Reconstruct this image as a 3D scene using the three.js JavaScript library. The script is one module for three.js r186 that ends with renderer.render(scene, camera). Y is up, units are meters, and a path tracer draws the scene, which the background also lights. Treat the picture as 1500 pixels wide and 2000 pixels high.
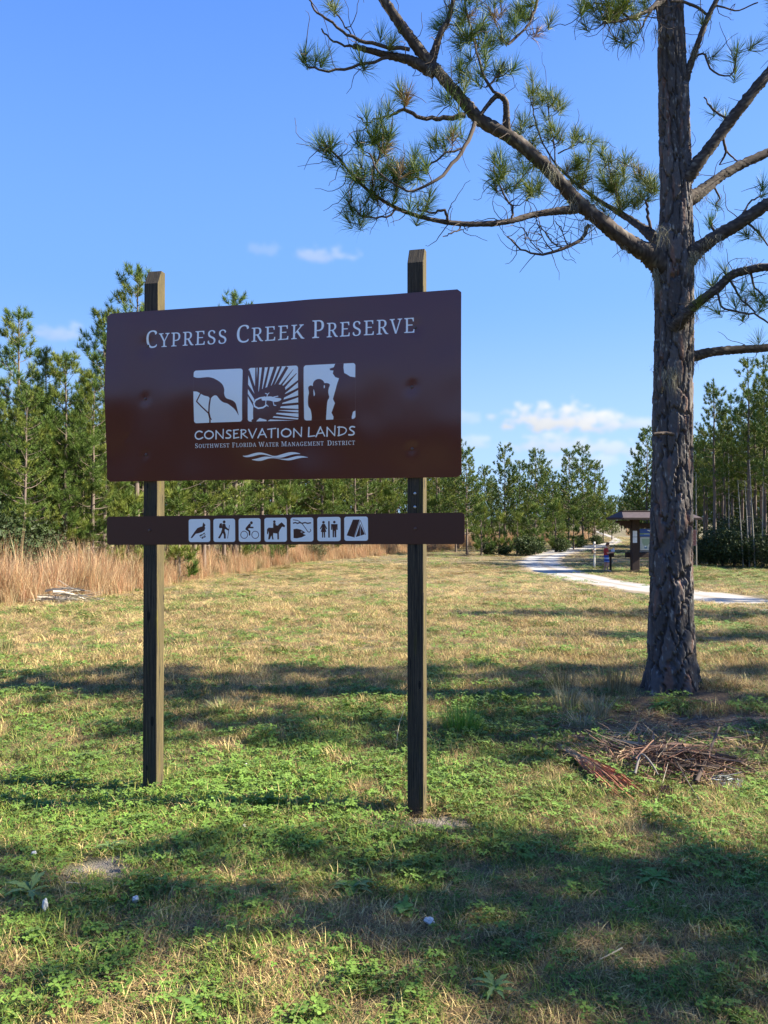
import * as THREE from 'three';
import { ImprovedNoise } from 'three/addons/math/ImprovedNoise.js';

// ---------------------------------------------------------------- camera, sky, sun, exposure
const F = 1500, CW = 1500, CH = 2000, EYE = 1.65, PITCH = Math.atan(15 / 1500);
const scene = new THREE.Scene();
const camera = new THREE.PerspectiveCamera(2 * Math.atan(CH / 2 / F) * 180 / Math.PI, CW / CH, 0.05, 1500);
camera.position.set(0, EYE, 0);
camera.rotation.x = PITCH;
scene.add(camera);
const renderer = new THREE.WebGLRenderer();
renderer.toneMapping = THREE.LinearToneMapping;
const EXPOSURE = 3.4;
renderer.toneMappingExposure = EXPOSURE;
renderer.shadowMap.enabled = true;

const SUN = new THREE.Vector3(0.81, 0.575, 0.055).normalize();
const sunLight = new THREE.DirectionalLight(new THREE.Color().setRGB(1.0, 0.91, 0.74), 5.0);
sunLight.position.copy(SUN).multiplyScalar(60);
sunLight.castShadow = true;
sunLight.shadow.mapSize.set(4096, 4096);
Object.assign(sunLight.shadow.camera, { left: -60, right: 60, top: 60, bottom: -60, near: 1, far: 200 });
scene.add(sunLight); scene.add(sunLight.target);

const noise3 = new ImprovedNoise();
const N = (x, y, z = 0.37) => noise3.noise(x, y, z);
const fbm = (x, y, z = 0.37, o = 4) => { let s = 0, a = 0.5; for (let i = 0; i < o; i++) { s += a * N(x, y, z + i * 7.1); x *= 2.03; y *= 2.03; a *= 0.5; } return s; };
const clamp = THREE.MathUtils.clamp, lerp = THREE.MathUtils.lerp, smooth = (a, b, x) => { const t = clamp((x - a) / (b - a), 0, 1); return t * t * (3 - 2 * t); };
function rng(seed) { let s = seed | 0; return () => { s = (s + 0x6d2b79f5) | 0; let t = Math.imul(s ^ (s >>> 15), 1 | s); t = (t + Math.imul(t ^ (t >>> 7), 61 | t)) ^ t; return ((t ^ (t >>> 14)) >>> 0) / 4294967296; }; }
const V3 = (x, y, z) => new THREE.Vector3(x, y, z);
const lin = (r, g, b) => new THREE.Color().setRGB(r, g, b);

{ // the sky: clear winter blue, brighter towards the sun, small fair-weather clouds low over the horizon
  const W = 2048, H = 1024, data = new Float32Array(W * H * 4), D = Math.PI / 180;
  const puffs = []; // azimuth from -z towards +x, elevation, half width, half height (degrees), strength
  const add = (px, py, w, h, s, seed) => puffs.push([Math.atan((px - 750) / F) / D, Math.atan((1015 - py) / F * Math.cos(Math.atan((px - 750) / F))) / D, w / F / D, h / F / D, s, seed]);
  add(1085, 822, 110, 34, 1.0, 1); add(1165, 828, 70, 24, 0.75, 2); add(1235, 828, 40, 16, 0.5, 3); add(1095, 868, 80, 26, 0.55, 4);
  add(930, 868, 60, 18, 0.35, 5); add(1205, 880, 60, 22, 0.5, 6); add(1130, 905, 120, 18, 0.35, 7); add(628, 498, 62, 20, 0.34, 8); add(515, 487, 36, 16, 0.16, 9); add(118, 648, 48, 22, 0.34, 10);
  add(900, 820, 40, 20, 0.25, 12);
  const r = rng(77);
  for (let i = 0; i < 46; i++) { const az = 40 + r() * 280; puffs.push([az > 180 ? az - 360 : az, 4 + r() * 10, 2 + r() * 5, 0.7 + r() * 1.3, 0.35 + r() * 0.6, 20 + i]); }
  const SKY = 1.22, top = [0.078, 0.225, 0.76], mid = [0.20, 0.43, 0.93], low = [0.44, 0.66, 0.97];
  const G3 = [1.35, 1.1, 0.8], under = [0.22, 0.22, 0.16];
  for (let row = 0; row < H; row++) {
    const el = ((row + 0.5) / H - 0.5) * Math.PI, sy = Math.sin(el), ce = Math.cos(el), eD = el / D, e = Math.max(eD, 0), t1 = smooth(0, 17, e), t2 = smooth(10, 46, e), near = puffs.filter((p) => Math.abs(eD - p[1]) < p[3] * 3);
    const b3 = [0, 1, 2].map((k) => lerp(lerp(low[k], mid[k], t1), top[k], t2)), g = smooth(0, 0.05, -el);
    for (let col = 0; col < W; col++) {
      const a = ((col + 0.5) / W - 0.5) * 2 * Math.PI, x = Math.cos(a) * ce, z = Math.sin(a) * ce, o = (row * W + col) * 4, c = x * SUN.x + sy * SUN.y + z * SUN.z;
      const glow = 0.55 * Math.pow(Math.max(0, (c + 0.6) / 1.6), 3.2) + (c > 0.8 ? 1.1 * Math.pow(c, 60) : 0);
      let m = 0, lit = 1;
      if (near.length && el > 0.01) {
        const az = Math.atan2(x, -z) / D;
        for (const [pa, pe, pw, ph, ps, sd] of near) {
          let da = az - pa; if (da > 180) da -= 360; if (da < -180) da += 360;
          if (Math.abs(da) > pw * 2) continue;
          const u = da / pw, v = (eD - pe) / ph * (eD < pe ? 1.5 : 1), n = fbm(az * 0.75 + sd * 3.1, eD * 1.25, sd, 5), k = smooth(-0.05, 1.05, 1 - (u * u + v * v) * 0.95 + n * 2.3) * ps;
          if (k > m) { m = k; lit = 0.9 + 0.14 * clamp(v + u * 0.5 + n, -1, 1); }
        }
      }
      m = Math.min(m, 0.9);
      for (let k = 0; k < 3; k++) { let v = b3[k] * (SKY + 0.9 * glow * G3[k]) + glow * 0.10; v += (lit * 0.99 - v) * m; if (g) v += (under[k] - v) * g; data[o + k] = v / EXPOSURE; }
      data[o + 3] = 1;
    }
  }
  const sky = new THREE.DataTexture(data, W, H, THREE.RGBAFormat, THREE.FloatType);
  sky.mapping = THREE.EquirectangularReflectionMapping; sky.magFilter = THREE.LinearFilter; sky.minFilter = THREE.LinearFilter; sky.needsUpdate = true;
  scene.background = sky; scene.environment = sky;
}

// ---------------------------------------------------------------- helpers
const taken = new Map();
const numbered = (n) => { const k = taken.get(n) ?? 0; taken.set(n, k + 1); return k ? n + '_' + String(k).padStart(3, '0') : n; };
const shade = (o) => { o.traverse((m) => { if (m.isMesh) { m.castShadow = true; m.receiveShadow = true; } }); return o; };
function thing(name, label, category, [x, y, z] = [0, 0, 0], turn = 0, group) {
  const o = new THREE.Group(); o.name = numbered(name); o.position.set(x, y, z); o.rotation.y = turn; o.userData = { label, category };
  if (group) o.userData.group = group;
  scene.add(o); return o;
}
function part(name, geo, mat, parent) { const m = new THREE.Mesh(geo, mat); m.name = name; m.castShadow = m.receiveShadow = true; parent.add(m); return m; }
function solo(name, geo, mat, label, category, group, kind) {
  const m = new THREE.Mesh(geo, mat); m.name = numbered(name); m.castShadow = m.receiveShadow = true; m.userData = kind === 'structure' ? { kind } : { label, category };
  if (group) m.userData.group = group;
  if (kind && kind !== 'structure') m.userData.kind = kind;
  scene.add(m); return m;
}
const rayDir = (px, py) => { const y = (CH / 2 - py) / F, c = Math.cos(PITCH), s = Math.sin(PITCH); return V3((px - CW / 2) / F, y * c + s, -c + y * s); };
const at = (px, py, d) => { const v = rayDir(px, py); return V3(0, EYE, 0).addScaledVector(v, d / -v.z); };

// triangles, tubes and blades collected into one geometry with vertex colours
class GB {
  constructor() { this.p = []; this.n = []; this.c = []; this.i = []; }
  get count() { return this.p.length / 3; }
  v(x, y, z, nx, ny, nz, c) { this.p.push(x, y, z); this.n.push(nx, ny, nz); this.c.push(c[0], c[1], c[2]); return this.p.length / 3 - 1; }
  tri(a, b, c) { this.i.push(a, b, c); }
  blade(a, b, w, side, c, c2 = c) { // one thin tapering triangle from a to b
    const d = b.clone().sub(a), n = side.clone().cross(d).normalize(), k = this.count;
    this.v(a.x - side.x * w, a.y - side.y * w, a.z - side.z * w, n.x, n.y, n.z, c);
    this.v(a.x + side.x * w, a.y + side.y * w, a.z + side.z * w, n.x, n.y, n.z, c);
    this.v(b.x, b.y, b.z, n.x, n.y, n.z, c2); this.tri(k, k + 1, k + 2);
  }
  ribbon(pts, w, side, c, c2 = c, taper = 1) { // a bent blade, widest low down
    const n0 = this.count, L = pts.length - 1;
    pts.forEach((p, i) => {
      const t = i / L, ww = w * (1 - taper * t * t), d = (pts[Math.min(i + 1, L)].clone().sub(pts[Math.max(i - 1, 0)])), n = side.clone().cross(d).normalize(), col = [0, 1, 2].map((k) => lerp(c[k], c2[k], t));
      this.v(p.x - side.x * ww, p.y - side.y * ww, p.z - side.z * ww, n.x, n.y, n.z, col); this.v(p.x + side.x * ww, p.y + side.y * ww, p.z + side.z * ww, n.x, n.y, n.z, col);
      if (i) { const k = n0 + i * 2; this.tri(k - 2, k - 1, k); this.tri(k - 1, k + 1, k); }
    });
  }
  tube(pts, radii, sides, col, rough = 0, seed = 0) {
    const L = pts.length, n0 = this.count; let up = V3(0.31, 0.2, 0.93);
    for (let i = 0; i < L; i++) {
      const d = pts[Math.min(i + 1, L - 1)].clone().sub(pts[Math.max(i - 1, 0)]).normalize();
      let s = d.clone().cross(up); if (s.lengthSq() < 1e-4) s = d.clone().cross(V3(1, 0, 0)); s.normalize(); up = s.clone().cross(d).normalize();
      const R = Array.isArray(radii) ? radii[i] : lerp(radii.a, radii.b, i / (L - 1));
      for (let k = 0; k <= sides; k++) {
        const a = k / sides * Math.PI * 2, ca = Math.cos(a), sa = Math.sin(a), nx = s.x * ca + up.x * sa, ny = s.y * ca + up.y * sa, nz = s.z * ca + up.z * sa;
        const kk = k % sides, r = rough ? R * (1 + rough * N(kk * 1.7 + seed, i * 0.9, seed * 0.3)) : R, c = typeof col === 'function' ? col(i / (L - 1), kk, i) : col;
        this.v(pts[i].x + nx * r, pts[i].y + ny * r, pts[i].z + nz * r, nx, ny, nz, c);
      }
      if (i) for (let k = 0; k < sides; k++) { const a = n0 + (i - 1) * (sides + 1) + k, b = a + sides + 1; this.tri(a, b, a + 1); this.tri(a + 1, b, b + 1); }
    }
    const R = Array.isArray(radii) ? radii[L - 1] : radii.b; // close the end
    if (R > 0.004) { const e = pts[L - 1], d = e.clone().sub(pts[L - 2]).normalize(), c = typeof col === 'function' ? col(1, 0, L) : col, k = this.v(e.x + d.x * R * 0.4, e.y + d.y * R * 0.4, e.z + d.z * R * 0.4, d.x, d.y, d.z, c); for (let q = 0; q < sides; q++) this.tri(n0 + (L - 1) * (sides + 1) + q, k, n0 + (L - 1) * (sides + 1) + q + 1); }
  }
  geo(recompute) {
    const g = new THREE.BufferGeometry();
    g.setAttribute('position', new THREE.BufferAttribute(new Float32Array(this.p), 3)); g.setAttribute('normal', new THREE.BufferAttribute(new Float32Array(this.n), 3));
    g.setAttribute('color', new THREE.BufferAttribute(new Float32Array(this.c), 3)); g.setIndex(new THREE.BufferAttribute(new Uint32Array(this.i), 1));
    if (recompute) g.computeVertexNormals();
    return g;
  }
}
const curve = (pts, n) => new THREE.CatmullRomCurve3(pts, false, 'centripetal').getPoints(n);
const vary = (c, r, k) => { const m = 1 + (r() - 0.5) * 2 * k; return [c[0] * m * (1 + (r() - 0.5) * k * 0.5), c[1] * m, c[2] * m * (1 + (r() - 0.5) * k * 0.5)]; };
const randDir = (r) => { const z = r() * 2 - 1, a = r() * 6.2832, q = Math.sqrt(1 - z * z); return V3(q * Math.cos(a), z, q * Math.sin(a)); };
const perp = (d, r) => { const v = randDir(r); v.addScaledVector(d, -v.dot(d)); return v.lengthSq() > 1e-6 ? v.normalize() : V3(1, 0, 0); };
const canvasTex = (w, h, draw, repeat) => {
  const cv = document.createElement('canvas'); cv.width = w; cv.height = h; draw(cv.getContext('2d'), w, h);
  const t = new THREE.CanvasTexture(cv); t.colorSpace = THREE.SRGBColorSpace; if (repeat) t.wrapS = t.wrapT = THREE.RepeatWrapping; return t;
};
const dataTex = (w, h, f, srgb) => { // f(x, y) -> [r, g, b] 0..255, tiles
  const d = new Uint8Array(w * h * 4);
  for (let y = 0; y < h; y++) for (let x = 0; x < w; x++) { const c = f(x, y), o = (y * w + x) * 4; d[o] = c[0]; d[o + 1] = c[1]; d[o + 2] = c[2]; d[o + 3] = 255; }
  const t = new THREE.DataTexture(d, w, h); t.wrapS = t.wrapT = THREE.RepeatWrapping; t.magFilter = THREE.LinearFilter; if (srgb) t.colorSpace = THREE.SRGBColorSpace; t.needsUpdate = true; return t;
};
const matVC = (o = {}) => new THREE.MeshStandardMaterial({ vertexColors: true, roughness: 0.9, ...o });
const leafMat = (o = {}) => new THREE.MeshPhysicalMaterial({ vertexColors: true, roughness: 0.75, transmission: 0.4, thickness: 0, specularIntensity: 0.35, side: THREE.DoubleSide, ...o });
const box = (w, h, d, x = 0, y = 0, z = 0) => { const g = new THREE.BoxGeometry(w, h, d); g.translate(x, y, z); return g; };

// ---------------------------------------------------------------- the ground
const TREE = { x: 0, z: 0 };
function height(x, z) {
  const d = -z;
  let h = -0.95 * smooth(4.5, 38, d) - 0.2 * smooth(38, 130, d);
  h += 0.035 * N(x * 0.55, z * 0.55, 1.7) * smooth(60, 10, Math.hypot(x, z)) + 0.016 * N(x * 1.9, z * 1.9, 4.2) * smooth(30, 6, Math.hypot(x, z));
  if (TREE.z) { const q = Math.hypot(x - TREE.x, z - TREE.z); h += 0.07 * Math.exp(-q * q / 0.5); const s = Math.hypot((x - TREE.x - 0.75) / 0.7, (z - TREE.z - 0.05) / 0.38); h += 0.055 * Math.exp(-s * s); }
  return h;
}
function ground(px, py) { // where the line of sight through a pixel meets the ground
  const v = rayDir(px, py); let a = 1, b = 400;
  const f = (t) => EYE + v.y * t - height(v.x * t, v.z * t);
  let t = a; while (t < b && f(t) > 0) t *= 1.01;
  a = t / 1.01; b = t; for (let i = 0; i < 40; i++) { const m = (a + b) / 2; f(m) > 0 ? (a = m) : (b = m); }
  const p = V3(v.x * a, 0, v.z * a); p.y = height(p.x, p.z); return p;
}
{ const p = ground(1312, 1366); TREE.x = p.x; TREE.z = p.z - 0.1; }
const ROAD_NEAR = [[1700, 1232], [1500, 1198.6], [1348, 1177], [1265, 1162], [1158, 1145], [1065, 1126], [1022, 1113], [1007, 1100.5], [1022, 1087.7], [1065, 1077], [1116, 1068.5], [1158, 1065], [1184, 1060], [1195, 1053.6], [1184, 1047], [1165, 1040], [1160, 1036.5]].map(([x, y]) => ground(x, y));
const ROAD_FAR = [[1700, 1199], [1500, 1171], [1348, 1151.7], [1244, 1139], [1167, 1124], [1116, 1109], [1101, 1100], [1099, 1093], [1112, 1085.6], [1150, 1075], [1184, 1069.5], [1212, 1061.5], [1217.5, 1056.6], [1201, 1049], [1180, 1042], [1169, 1038], [1165, 1036.5]].map(([x, y]) => ground(x, y));
ROAD_NEAR.unshift(V3(ROAD_NEAR[0].x + 45, 0, ROAD_NEAR[0].z + 9)); ROAD_FAR.unshift(V3(ROAD_FAR[0].x + 45, 0, ROAD_FAR[0].z + 9));
const roadA = curve(ROAD_NEAR, 240), roadB = curve(ROAD_FAR, 240);
const roadPoly = [...roadA, ...roadB.slice().reverse()];
function onRoad(x, z) { let s = false; for (let i = 0, j = roadPoly.length - 1; i < roadPoly.length; j = i++) { const a = roadPoly[i], b = roadPoly[j]; if ((a.z > z) !== (b.z > z) && x < (b.x - a.x) * (z - a.z) / (b.z - a.z) + a.x) s = !s; } return s; }
const roadBox = new THREE.Box3().setFromPoints(roadPoly);
const nearRoad = (x, z) => x > roadBox.min.x - 1 && z > roadBox.min.z - 1 && z < roadBox.max.z + 1 && onRoad(x, z);
const SIGN_POST_R = V3(0, 0, 0);
// bare sandy places: around the right sign post, right of the pine, and a few spots
const sandSpots = [[...(() => { const p = ground(825, 1608); return [p.x, p.z]; })(), 0.26, 0.16], [...(() => { const p = ground(1400, 1405); return [p.x, p.z]; })(), 0.42, 0.17], [...(() => { const p = ground(205, 1698); return [p.x, p.z]; })(), 0.16, 0.1], [...(() => { const p = ground(1300, 1420); return [p.x, p.z]; })(), 0.25, 0.12], [...(() => { const p = ground(1490, 1480); return [p.x, p.z]; })(), 0.2, 0.12]];
const sandy = (x, z) => { let m = 0; for (const [sx, sz, a, b] of sandSpots) { const q = Math.hypot((x - sx) / a, (z - sz) / b) + 0.9 * fbm(x * 4, z * 6, 2, 3); m = Math.max(m, smooth(1.25, 0.7, q)); } return m; };
// ground strewn with dead needles and straw at the foot of the pine
const littered = (x, z) => smooth(1.15, 0.55, Math.hypot((x - TREE.x + 0.15) / 1.25, (z - TREE.z - 0.55) / 0.62) + 0.55 * fbm(x * 2.2, z * 2.6, 17, 3));
// how dry the turf is, 0 green .. 1 straw
function dryness(x, z) {
  const d = -z; let v = 0.37 - 0.12 * smooth(2.6, 3.4, d) * smooth(6.0, 4.6, d) + 0.47 * smooth(5.6, 8.5, d) - 0.08 * smooth(30, 70, d);
  v += 0.75 * fbm(x * 0.5 + 11, z * 0.5 + 3, 5.5, 3) + 0.5 * N(x * 2.1, z * 2.1, 9.1);
  if (d > 24 && x > 7 && d < 44) v -= 0.5 * smooth(24, 30, d);
  const q = Math.hypot(x - TREE.x - 0.1, z - TREE.z - 0.4); v += 0.35 * Math.exp(-q * q / 1.6);
  v -= 0.5 * Math.exp(-(((x - 0.35) / 0.9) ** 2 + ((z + 5.6) / 0.7) ** 2)); v -= 0.35 * Math.exp(-(((x + 1.5) / 1.2) ** 2 + ((z + 4.5) / 0.5) ** 2));
  return clamp(v, 0, 1);
}
const lushness = (x, z) => clamp(0.5 + 1.5 * fbm(x * 0.8 + 40, z * 0.8, 2.2, 3) + 0.5 * Math.exp(-(((x - 0.35) / 1.0) ** 2 + ((z + 5.6) / 0.8) ** 2)) + 0.5 * Math.exp(-(((x + 1.0) / 1.2) ** 2 + ((z + 4.4) / 0.45) ** 2)), 0, 1);

{
  const spread = (n, near, far) => { const o = []; for (let i = 0; i <= n; i++) { const t = i / n * 2 - 1; o.push(Math.sign(t) * (near * Math.abs(t) * n / 2 + (far - near * n / 2) * Math.abs(t) ** 6)); } return o; };
  const xs = spread(220, 0.11, 420), zs = spread(320, 0.1, 480).map((v) => v - 6), nx = xs.length, nz = zs.length;
  const pos = new Float32Array(nx * nz * 3), col = new Float32Array(nx * nz * 3), uv = new Float32Array(nx * nz * 2), idx = [];
  for (let j = 0; j < nz; j++) for (let i = 0; i < nx; i++) {
    const x = xs[i], z = zs[j], k = j * nx + i, d = Math.hypot(x, z); pos[k * 3] = x; pos[k * 3 + 1] = height(x, z); pos[k * 3 + 2] = z; uv[k * 2] = x; uv[k * 2 + 1] = z;
    const s = sandy(x, z), dr = dryness(x, z), patch = 0.8 + 0.5 * fbm(x * 0.9, z * 0.9, 8, 3);
    const soil = [0.13, 0.098, 0.062], straw = [0.33, 0.265, 0.13], green = [0.13, 0.16, 0.045], sand = [0.25, 0.215, 0.175];
    for (let c = 0; c < 3; c++) { let v = lerp(soil[c], lerp(green[c], straw[c], dr), 0.62) * patch; v = lerp(v, [0.15, 0.095, 0.058][c], littered(x, z) * 0.85); v = lerp(v, sand[c], s); col[k * 3 + c] = v; }
    if (i && j) idx.push(k - nx - 1, k - 1, k - nx, k - nx, k - 1, k);
  }
  const g = new THREE.BufferGeometry(); g.setAttribute('position', new THREE.BufferAttribute(pos, 3)); g.setAttribute('color', new THREE.BufferAttribute(col, 3)); g.setAttribute('uv', new THREE.BufferAttribute(uv, 2)); g.setIndex(idx); g.computeVertexNormals();
  const T = 512, r = rng(5), base = new Float32Array(T * T);
  for (let k = 0; k < 14000; k++) { let x = r() * T, y = r() * T, a = r() * 6.28, b = r() < 0.5 ? 1 : -1, L = 5 + r() * 18; for (let s = 0; s < L; s++) { base[((Math.floor(y) + T) % T) * T + ((Math.floor(x) + T) % T)] += b * 0.35; x += Math.cos(a); y += Math.sin(a); a += (r() - 0.5) * 0.3; } }
  const fine = dataTex(T, T, (x, y) => { const v = clamp(190 + 95 * base[y * T + x] + (r() - 0.5) * 90, 40, 255); return [v, v, v]; });
  fine.repeat.set(0.9, 0.9);
  const bump = fine.clone(); 
  solo('ground', g, new THREE.MeshStandardMaterial({ vertexColors: true, map: fine, bumpMap: bump, bumpScale: 0.02, roughness: 1 }), '', '', null, 'structure');
}
{ // the pale shell-rock trail
  // pale shell rock in the wheel tracks, tan sand along the edges and down the middle
  const M = 20, n = roadA.length, gb = new GB(), tone3 = (t, x, z) => { const j = 0.12 * fbm(x * 0.5, z * 0.5, 14, 3), e = smooth(0.2, 0.06, Math.min(t, 1 - t) + j), m = smooth(0.1, 0.03, Math.abs(t - 0.5) + j) * 0.6, k = Math.max(e, m); return [0, 1, 2].map((c) => lerp([0.4, 0.385, 0.36][c], [0.3, 0.235, 0.15][c], k)); };
  for (let i = 0; i < n; i++) for (let k = 0; k <= M; k++) {
    const t = k / M, x0 = lerp(roadA[i].x, roadB[i].x, t), z0 = lerp(roadA[i].z, roadB[i].z, t), e = (t === 0 || t === 1) ? 0.35 * N(x0 * 0.7, z0 * 0.7, 3.3) : 0, x = x0 + e, z = z0 + e;
    const rut = Math.exp(-(((t - 0.28) / 0.1) ** 2)) + Math.exp(-(((t - 0.72) / 0.1) ** 2)), mott = 0.92 + 0.4 * fbm(x * 0.35, z * 0.8, 6, 3) + 0.2 * N(x * 1.5, z * 1.5, 2);
    gb.v(x, height(x0, z0) + 0.03 - 0.012 * rut - (t === 0 || t === 1 ? 0.028 : 0), z, 0, 1, 0, tone3(t, x, z).map((q) => q * mott));
    if (i && k) { const b = i * (M + 1) + k; gb.tri(b, b - 1, b - M - 2); gb.tri(b, b - M - 2, b - M - 1); }
  }
  const g = gb.geo(true), uv = new Float32Array(gb.count * 2); for (let i = 0; i < gb.count; i++) { uv[i * 2] = gb.p[i * 3]; uv[i * 2 + 1] = gb.p[i * 3 + 2]; } g.setAttribute('uv', new THREE.BufferAttribute(uv, 2));
  const r = rng(9), t = dataTex(256, 256, () => { const v = 190 + r() * 65; return [v, v, v]; }); t.repeat.set(0.5, 0.5);
  solo('gravel_trail', g, new THREE.MeshStandardMaterial({ vertexColors: true, map: t, roughness: 1, side: THREE.DoubleSide }), '', '', null, 'structure');
}

// ---------------------------------------------------------------- the big brown sign
const PW = 2.177, PH = 1.0275, PL = V3(-1.692, 0, -4.70), PR = V3(0.4246, 0, -4.19);
const signTurn = Math.atan2(-(PR.z - PL.z), PR.x - PL.x);
const signMid = PL.clone().add(PR).multiplyScalar(0.5), signBase = -0.02;
const WHITE = '#f1f3f3', BROWN = '#5a241b', BROWN_LOW = '#452017';
// where a pixel of the photograph lies on the panel: fraction along and down
const along = (px) => { const r = (px - 750) / 1500; return (r * 5.58 + 2.009) / (2.5126 + 0.61 * r); };
const downPanel = (px, py) => { const k = (px - 210) / 692, t = 613 - 49 * k, b = 941 - 9 * k; return (py - t) / (b - t); };
const alongBoard = (px) => along(px) * (692 / 692) ;
const downBoard = (px, py) => { const k = (px - 210) / 696, t = 1008 - 6 * k, b = 1065 - 3 * k; return (py - t) / (b - t); };
const TW = 2048, TH = 968, BWp = 2048, BHp = 164;
const strokeGlyphs = { // single-line letters on a 0..1 box, y down
  C: [[[0.92, 0.16], [0.7, 0.03], [0.42, 0.04], [0.14, 0.25], [0.05, 0.55], [0.16, 0.85], [0.45, 0.98], [0.75, 0.93], [0.98, 0.8]]],
  O: [[[0.5, 0.03], [0.2, 0.14], [0.04, 0.45], [0.12, 0.8], [0.42, 0.98], [0.74, 0.9], [0.96, 0.6], [0.9, 0.25], [0.66, 0.06], [0.42, 0.05]]],
  N: [[[0.08, 1.0], [0.12, 0.05]], [[0.12, 0.05], [0.5, 0.5], [0.86, 0.97]], [[0.86, 0.97], [0.92, -0.08]]],
  S: [[[0.9, 0.1], [0.6, 0.02], [0.25, 0.12], [0.18, 0.32], [0.5, 0.48], [0.82, 0.64], [0.84, 0.84], [0.5, 0.98], [0.05, 0.92]]],
  E: [[[0.2, 0.04], [0.14, 0.98]], [[0.1, 0.06], [0.95, 0.0]], [[0.16, 0.48], [0.75, 0.44]], [[0.12, 0.98], [0.98, 0.9]]],
  R: [[[0.2, 0.02], [0.14, 1.0]], [[0.08, 0.1], [0.5, 0.0], [0.84, 0.14], [0.76, 0.4], [0.2, 0.54]], [[0.35, 0.52], [0.68, 0.8], [1.0, 0.98]]],
  V: [[[0.02, 0.02], [0.26, 0.5], [0.46, 1.0]], [[0.46, 1.0], [0.74, 0.45], [1.0, -0.04]]],
  A: [[[0.0, 1.0], [0.3, 0.45], [0.52, -0.02]], [[0.52, -0.02], [0.72, 0.5], [0.98, 0.98]], [[0.18, 0.68], [0.84, 0.62]]],
  T: [[[0.5, 0.02], [0.46, 1.0]], [[-0.02, 0.06], [0.5, 0.0], [1.06, -0.03]]],
  I: [[[0.5, 0.02], [0.45, 1.0]]],
  L: [[[0.2, 0.0], [0.12, 0.97]], [[0.08, 0.98], [1.0, 0.92]]],
  D: [[[0.2, 0.03], [0.14, 0.98]], [[0.04, 0.08], [0.5, 0.02], [0.92, 0.24], [0.94, 0.56], [0.66, 0.86], [0.06, 0.99]]],
};
const glyphW = { C: 0.86, O: 1.02, N: 0.92, S: 0.62, E: 0.6, R: 0.72, V: 0.78, A: 0.84, T: 0.72, I: 0.26, L: 0.66, D: 0.9 };
function strokeWord(c, word, x0, x1, yBase, h, lw) {
  const gap = 0.13; let total = -gap; for (const ch of word) total += glyphW[ch] + gap;
  const k = (x1 - x0) / total; let x = x0; c.lineCap = 'round'; c.lineJoin = 'round'; c.strokeStyle = WHITE;
  for (const ch of word) {
    for (const [si, s] of strokeGlyphs[ch].entries()) {
      c.lineWidth = lw * (si === 0 ? 1.15 : 0.9); c.beginPath();
      const P = s.map(([gx, gy]) => [x + gx * glyphW[ch] * k, yBase - h + gy * h]);
      c.moveTo(...P[0]);
      if (P.length === 2) c.lineTo(...P[1]); else { for (let i = 1; i < P.length - 1; i++) { const e = i === P.length - 2 ? P[i + 1] : [(P[i][0] + P[i + 1][0]) / 2, (P[i][1] + P[i + 1][1]) / 2]; c.quadraticCurveTo(P[i][0], P[i][1], e[0], e[1]); } }
      c.stroke();
    }
    x += (glyphW[ch] + gap) * k;
  }
}
function capsWord(c, word, x0, x1, yBase, hBig, hSmall, font) { // capitals with a larger first letter, fitted between x0 and x1
  const sizeFor = (h) => h / 0.714, letters = [...word].map((ch, i) => ({ ch: ch.toUpperCase(), h: i === 0 ? hBig : hSmall }));
  let total = 0; for (const l of letters) { c.font = font.replace('$', sizeFor(l.h)); l.w = c.measureText(l.ch).width; total += l.w; }
  const gap = hSmall * 0.1, k = (x1 - x0 - gap * (letters.length - 1)) / total; let x = x0; c.textBaseline = 'alphabetic';
  for (const l of letters) { c.save(); c.font = font.replace('$', sizeFor(l.h)); c.translate(x, yBase); c.scale(k, 1); c.fillText(l.ch, 0, 0); c.restore(); x += l.w * k + gap; }
}
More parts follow.
